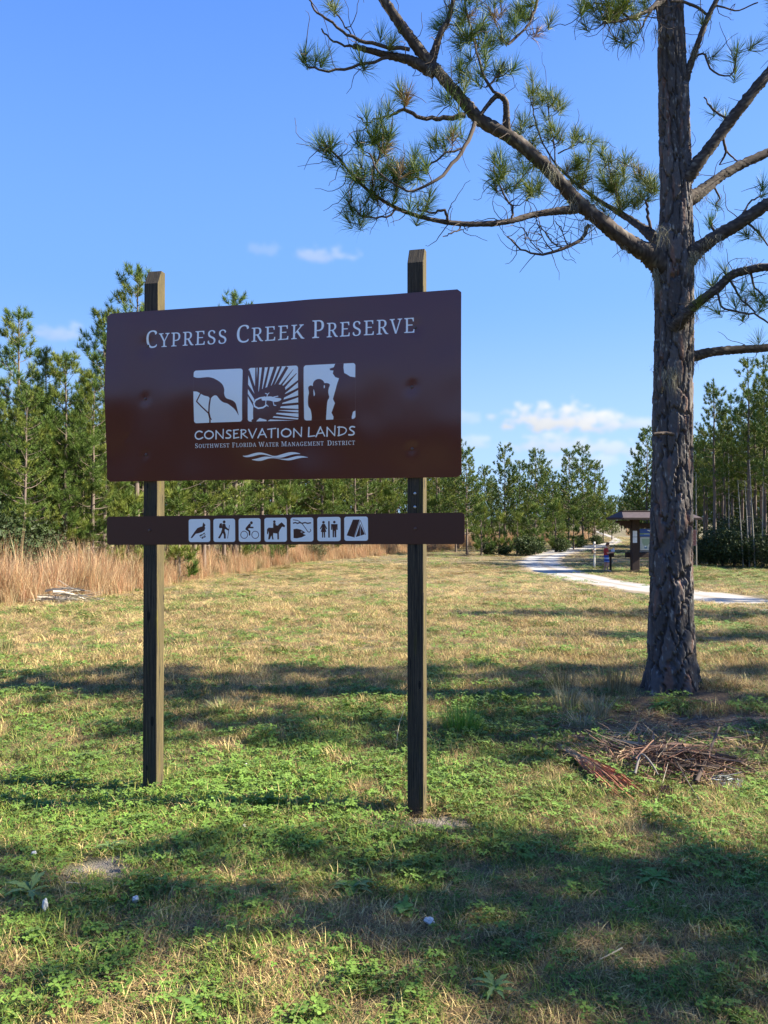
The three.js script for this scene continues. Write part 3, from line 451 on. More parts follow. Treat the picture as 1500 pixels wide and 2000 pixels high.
// ---------------------------------------------------------------- the big pine beside the sign
const pine = thing('pine_tree', 'large pine with dark plated bark, mossy limbs and a pile of debris at its foot', 'tree', [TREE.x, height(TREE.x, TREE.z) - 0.03, TREE.z]);
{
  const D0 = -TREE.z, O = pine.position, L = (px, py, dd = 0) => at(px, py, D0 + dd).sub(O), r = rng(404);
  // trunk axis and radius read from the photograph, then on above the frame
  const prof = [[1412, 1312, 56], [1366, 1312, 48], [1330, 1312, 45], [1250, 1311, 42.5], [1100, 1311, 40], [900, 1313, 37.5], [700, 1315, 36], [560, 1317, 36], [500, 1319, 36], [400, 1321, 30], [250, 1318, 28.5], [100, 1312, 25.5], [0, 1309, 24], [-250, 1316, 21], [-600, 1330, 15], [-950, 1335, 8], [-1150, 1336, 3]];
  const ys = prof.map(([py, px]) => L(px, py)), rad = prof.map((q) => q[2] / F * D0), axisC = new THREE.CatmullRomCurve3(ys, false, 'centripetal');
  const yMin = ys[0].y, yMax = ys[ys.length - 1].y;
  const axisAt = (y) => { let i = 0; while (i < ys.length - 2 && ys[i + 1].y < y) i++; const t = clamp((y - ys[i].y) / (ys[i + 1].y - ys[i].y), 0, 1); return { x: lerp(ys[i].x, ys[i + 1].x, t), z: lerp(ys[i].z, ys[i + 1].z, t), r: lerp(rad[i], rad[i + 1], t) }; };
  const cell = (u, v, per) => { // distance between the two nearest plate borders; u wraps round the trunk
    const iu = Math.floor(u), iv = Math.floor(v); let f1 = 9, f2 = 9, id = 0;
    for (let dv = -1; dv <= 1; dv++) for (let du = -1; du <= 1; du++) {
      const cu = iu + du, cv = iv + dv, wu = ((cu % per) + per) % per, h1 = Math.abs(Math.sin(wu * 127.1 + cv * 311.7) * 43758.5453) % 1, h2 = Math.abs(Math.sin(wu * 269.5 + cv * 183.3) * 24634.63) % 1;
      const dx = cu + 0.1 + 0.8 * h1 - u, dy = cv + h2 - v, d = Math.sqrt(dx * dx + dy * dy); if (d < f1) { f2 = f1; f1 = d; id = h1 * 7 + h2; } else if (d < f2) f2 = d;
    }
    return [f2 - f1, id % 1];
  };
  const rows = 800, around = 132, gb = new GB(), yTop = L(1309, -350).y;
  for (let j = 0; j <= rows; j++) {
    const y = lerp(yMin, yTop, j / rows), A = axisAt(y);
    for (let k = 0; k <= around; k++) {
      const a = (k % around) / around * 6.28318, ca = Math.cos(a), sa = Math.sin(a), per = 11, wob = fbm(ca * 1.5 + 5, y * 1.5, sa * 1.5, 3), u = a / 6.28318 * per + wob * 0.9 + 0.16 * N(y * 14, ca * 6, sa * 6), v = y * 3.5 + 1.0 * N(ca * 1.7, y * 0.9, sa * 1.7) + 0.22 * N(ca * 11, y * 9, sa * 11);
      // broad plates parted by narrow deep furrows, each plate flaking in layers
      const [e, id] = cell(u, v, per), [e2] = cell(u * 1.9 + 3.3, v * 2.2, per * 2 - 1), furrow = smooth(0.02, 0.17, e + 0.05 * N(ca * 12, y * 20, sa * 12)), lay = fbm(ca * 7 + 11, y * 8, sa * 7, 3), flakeH = Math.floor((lay + 0.5) * 5) / 5 - 0.5, depth = A.r * 0.15 + 0.006;
      const lobes = y < 0.55 ? smooth(0.55, -0.05, y) ** 2 * (0.025 + 0.085 * Math.max(0, Math.sin(a * 5 + 1.3) * 0.7 + N(ca * 1.8, sa * 1.8, 3.3))) : 0;
      const hgt = depth * (furrow - 1) + 0.013 * (id - 0.5) + 0.012 * flakeH - 0.004 * (1 - smooth(0, 0.1, e2)) + 0.004 * fbm(ca * 18, y * 24, sa * 18, 2) + lobes;
      const R = A.r + hgt + depth * 0.08, flake = smooth(0.05, 0.3, fbm(ca * 4, y * 3, sa * 4 + 9, 3)) * (id > 0.35 ? 1 : 0.2), lich = smooth(0.22, 0.32, fbm(ca * 11 + 3, y * 13, sa * 11, 3)), tone = 0.7 + 0.6 * id + 0.3 * N(ca * 14, y * 30, sa * 14);
      let c = [0.08, 0.07, 0.068]; c = c.map((q, i) => lerp(q, [0.16, 0.076, 0.05][i], flake * 0.6) * tone); c = c.map((q, i) => lerp(q, [0.3, 0.3, 0.28][i], lich * 0.7));
      gb.v(A.x + ca * R, y, A.z + sa * R, ca, 0, sa, c);
      if (j && k) { const b = j * (around + 1) + k; gb.tri(b, b - around - 2, b - 1); gb.tri(b, b - around - 1, b - around - 2); }
    }
  }
  const tg = gb.geo(true); part('trunk', tg, matVC({ roughness: 0.93, side: THREE.DoubleSide }), pine);

  const barkCol = (seed) => (t, k, i) => { const q = Math.max(0.35, 0.8 + 0.85 * N(k * 1.7, i * 0.8, seed) + 0.5 * N(k * 5, i * 2.3, seed + 2)), li = smooth(0.15, 0.5, N(k * 1.3, i * 0.6, seed + 9)); return [lerp(0.066, 0.17, li) * q, lerp(0.05, 0.148, li) * q, lerp(0.043, 0.122, li) * q]; };
  const twigCol = [0.075, 0.056, 0.046];
  let limbNo = 0;
  const limbMat = matVC({ roughness: 0.95, side: THREE.DoubleSide });
  // one limb: traced points [px, py, depth beside the trunk, width px], forks, tufts and bare twigs
  function limb(main, forks = [], tufts = [], o = {}) {
    const seed = ++limbNo * 3.7, wood = new GB(), leaf = new GB(), nodes = [];
    const lay = (trace, thick) => {
      const P = trace.map((q) => (q.isVector3 ? q : L(q[0], q[1], q[2] ?? 0))), n = Math.max(6, Math.round(trace.length * (thick ? 12 : 3))), C = new THREE.CatmullRomCurve3(P, false, 'centripetal'), pts = [], rr = [];
      const ws = trace.map((q, i) => (q.isVector3 ? q.w : (q[3] ?? 6)) / F * D0 / 2 * (thick ? (i === 0 ? 1.25 : i === 1 ? 0.94 : 0.77) : 0.9)), arc = []; // radius by trace index, followed along the curve parameter
      for (let i = 0; i <= n; i++) { const u = i / n, f = u * (P.length - 1), k = Math.min(Math.floor(f), P.length - 2); const p = C.getPoint(u); if (!thick && i && i < n) p.add(V3(N(i * 0.9, seed, 1), N(i * 0.9, seed, 4), N(i * 0.9, seed, 8)).multiplyScalar(0.02)); pts.push(p); rr.push(lerp(ws[k], ws[k + 1], f - k)); }
      wood.tube(pts, rr, thick ? 18 : 6, thick ? barkCol(seed) : twigCol, thick ? 0.36 : 0.15, seed);
      pts.forEach((p, i) => nodes.push([p, rr[i]]));
    };
    lay(main, (main[0][3] ?? 6) > 12); for (const f of forks) lay(f, (f[0][3] ?? 6) > 12);
    const nearest = (p) => { let b = null, m = 1e9; for (const q of nodes) { const d = q[0].distanceTo(p) * (q[1] > 0.03 ? 1.25 : 1) + (q[0].y > p.y ? 0.06 : 0); if (d < m) { m = d; b = q; } } return b; };
    const targets = tufts.map(([px, py, dd, n = 3]) => ({ p: L(px, py, dd ?? (main[main.length - 1][2] ?? 0) * 0.6 + (r() - 0.5) * 0.5), n }));
    const all = []; for (const t of targets) { all.push(t.p); for (let i = 1; i < t.n * 0.95; i++) all.push(t.p.clone().add(V3((r() - 0.5) * 0.26, (r() - 0.5) * 0.22, (r() - 0.5) * 0.32))); }
    const order = all.map((p) => [p, nearest(p)[0].distanceTo(p)]).sort((a, b) => a[1] - b[1]);
    for (const [p] of order) {
      const [q, qr] = nearest(p), d = p.distanceTo(q), mid = q.clone().lerp(p, 0.5); mid.y -= d * (0.12 + 0.15 * r()); mid.add(V3(r() - 0.5, r() - 0.5, r() - 0.5).multiplyScalar(d * 0.22));
      const pts = curve([q, mid, p], Math.max(3, Math.round(d / 0.06))), a = Math.min(qr * 0.8, 0.0035 + d * 0.009); for (let i = 1; i < pts.length - 1; i++) pts[i].add(V3(r() - 0.5, r() - 0.5, r() - 0.5).multiplyScalar(0.018));
      wood.tube(pts, { a, b: 0.003 }, 5, twigCol); pts.forEach((x, i) => i && nodes.push([x, 0.004]));
      const dir = p.clone().sub(pts[pts.length - 2] ?? q).normalize(); dir.y += 0.55; dir.normalize(); if (!o.bare) tuft(leaf, p, dir, 40 + Math.floor(r() * 34), 0.145 + 0.045 * r(), 0.002, r, r() < (o.old ?? 0.3) ? NEEDLE_OLD : r() < 0.06 ? NEEDLE_DEAD : NEEDLE, true);
    }
    const nb = (o.twigs ?? 10) * 1.7, thin = nodes.filter((q) => q[1] < 0.08); // bare crooked twigs
    for (let i = 0; i < nb && thin.length; i++) {
      const q = thin[Math.floor(r() * thin.length)][0], d = randDir(r); d.y = d.y * 0.7 + 0.05; let p = q.clone(); const pts = [p.clone()]; const n = 3 + Math.floor(r() * 6); for (let s = 0; s < n; s++) { d.add(randDir(r).multiplyScalar(0.55)).normalize(); p = p.clone().addScaledVector(d, 0.035 + 0.04 * r()); pts.push(p); }
      wood.tube(pts, { a: 0.0045, b: 0.0018 }, 4, twigCol);
    }
    const m = part('limb', wood.geo(), limbMat, pine); if (leaf.count) part('foliage', leaf.geo(), needleMat, m).userData.kind = 'stuff'; return m;
  }
  // the long limb that reaches over the sign
  limb([[1308, 530, 0, 44], [1275, 502, -0.05, 42], [1230, 475, -0.1, 38], [1165, 425, -0.2, 34], [1120, 385, -0.25, 32], [1065, 325, -0.35, 31], [1000, 270, -0.45, 29], [940, 235, -0.5, 28], [890, 180, -0.55, 26], [850, 135, -0.6, 25], [812, 88, -0.65, 24], [770, 30, -0.7, 22], [725, -40, -0.75, 18], [690, -110, -0.8, 14], [660, -190, -0.85, 6]],
    [[[850, 140, -0.6, 20], [800, 118, -0.6, 17], [745, 105, -0.62, 14], [690, 90, -0.65, 12]], [[800, 97, -0.65, 8], [733, 87, -0.7, 7], [687, 70, -0.75, 6], [650, 47, -0.8, 5], [617, 20, -0.85, 4], [603, -2, -0.9, 3]],
      [[760, 112, -0.62, 7], [703, 127, -0.68, 6], [643, 137, -0.72, 5], [603, 132, -0.75, 4]], [[843, 120, -0.6, 13], [860, 67, -0.65, 11], [877, 33, -0.65, 10], [886, -10, -0.7, 8], [890, -90, -0.7, 5]],
      [[990, 266, -0.45, 14], [989, 230, -0.5, 13], [986, 196, -0.55, 13], [972, 187, -0.55, 12], [953, 205, -0.55, 10], [938, 225, -0.55, 8]], [[907, 225, -0.55, 12], [870, 231, -0.6, 10], [847, 230, -0.62, 9], [813, 227, -0.65, 8], [785, 214, -0.7, 7], [760, 228, -0.7, 4], [735, 231, -0.7, 3], [712, 240, -0.7, 3], [697, 224, -0.7, 2]],
      [[927, 240, -0.55, 9], [912, 280, -0.65, 8], [885, 318, -0.72, 7], [850, 353, -0.78, 6], [810, 372, -0.8, 5], [773, 362, -0.85, 4], [735, 330, -0.88, 4], [722, 300, -0.9, 3]], [[905, 290, -0.66, 5], [870, 300, -0.7, 4], [835, 325, -0.7, 4], [800, 342, -0.7, 3]],
      [[985, 196, -0.55, 6], [950, 160, -0.6, 6], [935, 110, -0.62, 5], [920, 60, -0.62, 5], [910, 10, -0.65, 4], [905, -50, -0.65, 3]], [[950, 170, -0.6, 4], [970, 150, -0.6, 4], [985, 120, -0.6, 3]], [[1065, -60, -0.2, 6], [1050, 0, -0.2, 7], [1040, 30, -0.2, 6], [1023, 60, -0.25, 5], [993, 87, -0.3, 4]], [[690, 92, -0.65, 5], [655, 82, -0.7, 4], [628, 56, -0.7, 3]], [[687, 70, -0.72, 3], [660, 30, -0.75, 3], [645, 2, -0.75, 2]]],
    [[597, 118, -0.75, 2], [620, 110, -0.75, 2], [638, 113, -0.75, 1], [703, 112, -0.7, 2], [655, 12, -0.8, 2], [745, 68, -0.7, 2], [770, 80, -0.7, 1], [850, 55, -0.6, 3], [793, 190, -0.65, 3], [780, 178, -0.7, 2], [870, 190, -0.5, 2], [895, 215, -0.6, 2],
      [905, 18, -0.6, 4], [890, 45, -0.5, 3], [922, 30, -0.6, 4], [905, 85, -0.65, 4], [930, 62, -0.7, 4], [950, 130, -0.6, 3], [915, 110, -0.5, 4], [930, 160, -0.6, 3], [965, 135, -0.55, 3], [900, 125, -0.6, 2], [985, 130, -0.6, 2], [900, 140, -0.6, 2], [880, 15, -0.6, 2],
      [960, 80, -0.3, 3], [980, 65, -0.25, 4], [945, 55, -0.25, 3], [1000, 40, -0.2, 3], [1010, 18, -0.2, 3], [980, 20, -0.3, 3], [1050, 62, -0.2, 2], [1030, 10, -0.2, 3], [955, 20, -0.3, 3],
      [722, 262, -0.9, 3], [735, 240, -0.85, 3], [705, 285, -0.88, 3], [755, 290, -0.8, 3], [700, 340, -0.85, 3], [740, 345, -0.8, 2], [780, 350, -0.8, 3], [760, 325, -0.8, 4], [800, 330, -0.75, 3], [830, 318, -0.7, 3], [810, 300, -0.7, 2], [850, 270, -0.65, 3], [880, 262, -0.6, 3], [870, 285, -0.65, 2],
      [700, -100, -0.8, 4], [740, -70, -0.6, 4], [640, -200, -0.8, 4], [690, -180, -0.9, 4], [800, -60, -0.5, 4], [890, -100, -0.7, 4], [920, -70, -0.6, 4], [760, -150, -0.5, 4]], { twigs: 70, old: 0.22 });
  // lower branch of the same limb, drooping towards the sign
  limb([[1128, 408, -0.22, 15], [1085, 413, -0.3, 14], [1040, 420, -0.35, 14], [990, 433, -0.45, 13], [920, 438, -0.5, 12], [860, 432, -0.55, 10], [810, 420, -0.6, 9], [770, 404, -0.65, 8], [730, 380, -0.7, 7], [690, 345, -0.75, 6], [665, 312, -0.78, 5], [640, 288, -0.8, 4]],
    [[[876, 434, -0.55, 6], [868, 412, -0.6, 6], [845, 415, -0.6, 4], [815, 408, -0.6, 3]], [[780, 408, -0.65, 4], [745, 425, -0.68, 4], [705, 420, -0.7, 4], [690, 405, -0.7, 3]], [[728, 380, -0.7, 5], [728, 345, -0.75, 5], [742, 300, -0.75, 4], [738, 268, -0.78, 3]], [[1000, 432, -0.45, 5], [1000, 405, -0.45, 5], [985, 380, -0.5, 4], [970, 345, -0.5, 4], [965, 325, -0.5, 3]], [[905, 438, -0.5, 4], [885, 455, -0.55, 3], [865, 462, -0.55, 2]]],
    [[636, 292, -0.8, 3], [648, 282, -0.8, 2], [668, 320, -0.78, 2], [700, 350, -0.75, 3], [680, 395, -0.75, 2], [688, 410, -0.7, 3], [710, 418, -0.7, 3], [720, 385, -0.75, 3], [735, 385, -0.7, 2], [770, 385, -0.7, 3], [750, 355, -0.7, 3], [720, 325, -0.75, 3], [740, 260, -0.75, 3], [800, 400, -0.65, 2], [835, 400, -0.6, 2], [815, 395, -0.6, 2], [775, 330, -0.7, 3], [760, 270, -0.7, 3],
      [966, 305, -0.5, 3], [962, 350, -0.5, 3], [985, 330, -0.5, 3], [1010, 360, -0.45, 3], [990, 365, -0.45, 3], [1030, 370, -0.4, 3], [1050, 350, -0.4, 3]], { twigs: 50, old: 0.12 });
  // foliage rising behind that limb
  limb([[1300, 480, 0.2, 24], [1275, 462, 0.35, 23], [1249, 441, 0.5, 20], [1214, 418, 0.7, 15], [1180, 398, 0.85, 11], [1140, 370, 1.0, 9], [1110, 345, 1.1, 7], [1085, 320, 1.2, 5], [1060, 280, 1.2, 4]],
    [[[1275, 462, 0.35, 8], [1265, 420, 0.4, 7], [1262, 390, 0.4, 5]], [[1214, 418, 0.7, 7], [1206, 385, 0.75, 6], [1190, 350, 0.8, 5]], [[1085, 320, 1.2, 4], [1082, 280, 1.2, 4], [1073, 235, 1.25, 4], [1071, 200, 1.25, 3]], [[1060, 280, 1.2, 4], [1046, 240, 1.2, 4], [1036, 190, 1.2, 3]], [[1090, 300, 1.2, 4], [1120, 285, 1.2, 3], [1150, 270, 1.2, 2]]],
    [[1032, 178, 1.2, 5], [1045, 195, 1.2, 3], [1071, 190, 1.25, 5], [1092, 207, 1.25, 3], [1122, 264, 1.2, 3], [1152, 268, 1.2, 3], [1015, 232, 1.1, 3], [1048, 247, 1.2, 4], [1060, 220, 1.2, 3], [1075, 262, 1.2, 4], [1040, 280, 1.1, 4], [1095, 270, 1.2, 3], [1015, 265, 1.1, 3], [1109, 328, 1.1, 4], [1130, 320, 1.1, 4], [1150, 318, 1.0, 5], [1170, 330, 1.0, 5], [1120, 350, 1.1, 4], [1145, 345, 1.0, 4], [1195, 345, 0.9, 4], [1206, 330, 0.8, 3], [1241, 322, 0.6, 3], [1220, 350, 0.7, 4], [1255, 350, 0.5, 5], [1270, 345, 0.4, 4], [1280, 365, 0.4, 4], [1250, 372, 0.5, 4], [1175, 408, 0.8, 3], [1160, 385, 0.9, 4], [1205, 385, 0.8, 4], [1230, 395, 0.6, 3], [1185, 370, 0.8, 4], [1100, 375, 1.1, 3], [1060, 320, 1.2, 3], [1035, 330, 1.2, 3], [1010, 305, 1.2, 3]], { twigs: 40, old: 0.62 });
  // bare spray hanging below
  limb([[1150, 440, -0.15, 9], [1137, 464, -0.2, 8], [1106, 483, -0.25, 7], [1048, 497, -0.3, 5], [1013, 483, -0.32, 4], [990, 462, -0.35, 3]], [[[1100, 485, -0.25, 3], [1075, 470, -0.3, 3], [1055, 440, -0.3, 2]], [[1080, 490, -0.3, 3], [1060, 465, -0.3, 2], [1048, 430, -0.3, 2]], [[1060, 494, -0.3, 3], [1035, 470, -0.3, 2], [1022, 445, -0.3, 2]], [[1110, 480, -0.25, 3], [1098, 455, -0.3, 2], [1085, 432, -0.3, 2]]], [], { twigs: 30 });
  // limbs on the far side of the trunk, reaching out of the picture
  const reach = (x, y, dd, n, w = 220, h = 160) => { const o = []; for (let i = 0; i < n; i++) o.push([x + (r() - 0.5) * w, y + (r() - 0.5) * h, dd + (r() - 0.5) * 0.7, 4]); return o; };
  limb([[1322, 372, 0, 32], [1345, 342, -0.08, 30], [1376, 302, -0.12, 28], [1415, 251, -0.15, 27], [1454, 201, -0.2, 26], [1500, 143, -0.2, 24], [1570, 60, -0.2, 20], [1640, -20, -0.2, 14], [1720, -90, -0.2, 8]], [[[1410, 262, -0.15, 6], [1418, 300, -0.1, 5], [1405, 322, -0.05, 3]], [[1415, 290, -0.1, 4], [1440, 315, -0.1, 3]], [[1430, 235, -0.15, 5], [1395, 215, 0, 4], [1375, 190, 0.1, 3]], [[1600, 30, -0.2, 7], [1660, 40, 0.2, 5], [1720, 20, 0.4, 4]]], [[1418, 228, -0.05, 1], [1395, 215, 0.1, 1], ...reach(1650, -40, -0.2, 20, 260, 200), ...reach(1570, 0, 0.1, 6, 120, 120)], { twigs: 16, old: 0.4 });
  limb([[1335, 392, 0.05, 28], [1365, 378, 0.12, 26], [1403, 348, 0.2, 24], [1442, 325, 0.25, 23], [1500, 298, 0.3, 21], [1580, 262, 0.4, 17], [1660, 230, 0.5, 12], [1740, 180, 0.6, 6]], [[[1390, 358, 0.2, 5], [1405, 385, 0.2, 4], [1398, 400, 0.2, 3]], [[1580, 262, 0.4, 6], [1620, 290, 0.6, 5], [1690, 290, 0.7, 4]]], [[1398, 400, 0.2, 1], ...reach(1690, 220, 0.5, 18, 220, 160)], { twigs: 16, old: 0.4 });
  limb([[1330, 520, -0.05, 36], [1352, 498, -0.12, 34], [1384, 472, -0.18, 32], [1442, 437, -0.25, 30], [1500, 398, -0.3, 28], [1590, 350, -0.3, 22], [1680, 320, -0.3, 14], [1770, 270, -0.3, 7]], [[[1400, 465, -0.2, 6], [1390, 440, -0.2, 5], [1386, 425, -0.2, 4]], [[1450, 430, -0.25, 5], [1478, 450, -0.3, 4], [1500, 480, -0.35, 3]], [[1440, 438, -0.25, 5], [1465, 395, -0.1, 4], [1490, 380, 0, 3]], [[1590, 350, -0.3, 7], [1650, 390, -0.5, 5], [1720, 400, -0.6, 4]]], [[1386, 432, -0.2, 1], [1480, 455, -0.3, 2], [1495, 380, 0, 2], ...reach(1700, 330, -0.4, 20, 240, 190)], { twigs: 30, old: 0.4 });
  limb([[1318, 640, -0.12, 26], [1332, 622, -0.2, 24], [1357, 597, -0.26, 22], [1401, 563, -0.32, 21], [1430, 537, -0.36, 20], [1456, 529, -0.4, 19], [1500, 522, -0.45, 18], [1580, 540, -0.5, 14], [1650, 545, -0.55, 9], [1710, 520, -0.6, 5]], [[[1400, 565, -0.33, 5], [1412, 600, -0.4, 4], [1440, 608, -0.45, 4], [1475, 615, -0.5, 4], [1510, 640, -0.5, 3]], [[1425, 545, -0.36, 5], [1450, 585, -0.4, 4], [1475, 610, -0.45, 3]], [[1465, 528, -0.4, 5], [1475, 560, -0.4, 4], [1492, 580, -0.45, 3]]], [[1416, 530, -0.36, 3], [1435, 592, -0.42, 2], [1468, 575, -0.4, 2], [1495, 590, -0.45, 3], [1396, 605, -0.4, 2], [1448, 565, -0.4, 1], ...reach(1640, 560, -0.55, 14, 200, 160)], { twigs: 34, old: 0.35 });
  limb([[1325, 702, 0.02, 24], [1352, 697, 0, 23], [1388, 688, 0, 22], [1440, 683, 0.05, 21], [1500, 679, 0.1, 19], [1580, 660, 0.2, 16], [1660, 630, 0.3, 10], [1730, 590, 0.4, 5]], [[[1580, 660, 0.2, 5], [1630, 680, 0.4, 4], [1680, 670, 0.5, 3]]], [[1481, 664, 0.1, 1], ...reach(1680, 630, 0.3, 14, 200, 150)], { twigs: 8, old: 0.3 });
  limb([[1322, 195, 0, 20], [1340, 150, -0.04, 17], [1352, 115, -0.06, 15], [1366, 77, -0.1, 14], [1384, 31, -0.1, 13], [1405, -10, -0.1, 11], [1440, -80, -0.1, 8], [1480, -160, -0.1, 5]], [[[1352, 115, 0, 5], [1375, 105, -0.1, 4], [1390, 138, -0.15, 4], [1427, 147, -0.2, 3], [1439, 108, -0.2, 3]], [[1384, 31, -0.1, 5], [1350, 8, -0.1, 6], [1310, 2, -0.25, 5]], [[1395, 10, -0.1, 4], [1440, 20, -0.1, 3], [1480, 5, -0.1, 3]]], [[1441, 100, -0.2, 3], [1436, 140, -0.2, 1], [1395, 110, -0.1, 1], [1370, 40, -0.1, 1], ...reach(1470, -120, -0.1, 14, 180, 160)], { twigs: 26, old: 0.4 });
  limb([[1305, -15, -0.05, 16], [1275, 15, -0.2, 10], [1250, 28, -0.3, 8], [1215, 40, -0.4, 6], [1180, 45, -0.5, 4]], [[[1275, 15, -0.2, 6], [1255, 50, -0.3, 4], [1245, 65, -0.3, 3]], [[1230, 36, -0.3, 5], [1200, 15, -0.4, 4], [1160, 5, -0.5, 3]], [[1280, 10, -0.2, 5], [1290, 50, -0.25, 3], [1285, 80, -0.3, 2]]], [[1150, 15, -0.5, 4], [1172, 25, -0.5, 4], [1185, 10, -0.45, 4], [1200, 35, -0.4, 4], [1215, 12, -0.4, 4], [1235, 18, -0.35, 4], [1240, 62, -0.3, 2], [1225, 50, -0.35, 3], [1255, 5, -0.3, 4], [1200, -20, -0.4, 5], [1240, -30, -0.4, 5], [1160, -20, -0.5, 4]], { twigs: 30, old: 0.45 });
  limb([[1300, 592, -0.2, 8], [1285, 590, -0.22, 8], [1262, 592, -0.25, 7]].map(([a, b, c, w]) => [a + 15, b + 256, c, w]), [], [], { twigs: 0 }); // broken stub
  // crown above the frame: it shades the grass
  for (let i = 0; i < 13; i++) {
    const py = -120 - i * 72, a = r() * 6.28, ax = axisAt(L(1320, py).y), Lb = (2.9 - i * 0.16) * (0.7 + 0.5 * r()), s = V3(ax.x, L(1320, py).y, ax.z), B = [], tf = [];
    for (let k = 0; k <= 5; k++) { const u = k / 5, v = s.clone().add(V3(Math.cos(a) * Lb * u, Lb * (0.25 * u + 0.3 * u * u), Math.sin(a) * Lb * u)); v.w = lerp(20 - i, 3, u); B.push(v); }
    const wood = new GB(), leaf = new GB(); wood.tube(B, { a: 0.05 - i * 0.002, b: 0.006 }, 6, twigCol); const C = new THREE.CatmullRomCurve3(B);
    for (let k = 0; k < 26; k++) { const u = 0.3 + 0.7 * r(), q = C.getPoint(u), e = q.clone().add(V3((r() - 0.5) * 1.1, 0.1 + (r() - 0.3) * 0.5, (r() - 0.5) * 1.1)); wood.tube([q, e], { a: 0.006, b: 0.004 }, 4, twigCol); const d = e.clone().sub(q).normalize(); d.y += 0.6; d.normalize(); tuft(leaf, e, d, 60, 0.19, 0.003, r, NEEDLE); tuft(leaf, e.clone().lerp(q, 0.4), d, 50, 0.19, 0.003, r, NEEDLE); }
    const m = part('limb', wood.geo(), limbMat, pine); part('foliage', leaf.geo(), needleMat, m).userData.kind = 'stuff';
  }
  { const wood = new GB(), top = [-350, -600, -950, -1150].map((py) => { const y = L(1330, py).y, A = axisAt(y); return V3(A.x, y, A.z); }); wood.tube(curve(top, 20), { a: axisAt(top[0].y).r * 1.05, b: 0.02 }, 12, barkCol(77), 0.15, 7); part('upper_trunk', wood.geo(), limbMat, pine); }
  // grey hanging moss
  const moss = matVC({ roughness: 1 });
  for (const [px, py, dd, n, len, wx] of [[1292, 455, -0.2, 60, 0.22, 12], [1362, 505, -0.3, 70, 0.26, 16], [1392, 475, -0.3, 60, 0.14, 26], [1309, 730, -0.215, 60, 0.26, 14], [1078, 335, -0.42, 60, 0.2, 14], [1122, 395, -0.3, 40, 0.16, 12], [1144, 440, -0.25, 50, 0.2, 14], [852, 140, -0.65, 60, 0.14, 14], [878, 160, -0.65, 40, 0.08, 14], [1350, 620, -0.1, 60, 0.12, 14], [1281, 540, -0.1, 50, 0.3, 5], [1222, 488, -0.12, 24, 0.16, 5], [1354, 100, -0.1, 40, 0.22, 10], [1350, 330, -0.05, 30, 0.12, 8], [1460, 520, -0.42, 60, 0.1, 22], [1277, 720, -0.1, 20, 0.09, 5], [1355, 705, -0.02, 40, 0.12, 8], [1283, 60, -0.1, 30, 0.2, 6], [1372, 385, 0.05, 40, 0.14, 12], [927, 250, -0.55, 30, 0.1, 8]]) {
    const g = new GB(); for (let i = 0; i < n; i++) { let p = L(px + (r() - 0.5) * 2 * wx, py - 8 + (r() - 0.5) * 20, dd + (r() - 0.5) * 0.08); const pts = [p], k = 5, l = len * (0.3 + 0.8 * r()); for (let s = 0; s < k; s++) { p = p.clone().add(V3((r() - 0.5) * 0.045, -l / k, (r() - 0.5) * 0.045)); pts.push(p); } g.ribbon(pts, 0.0016, perp(V3(0, 1, 0), r), vary([0.21, 0.2, 0.145], r, 0.3)); }
    part('hanging_moss', g.geo(), moss, pine).userData.kind = 'stuff';
  }
}

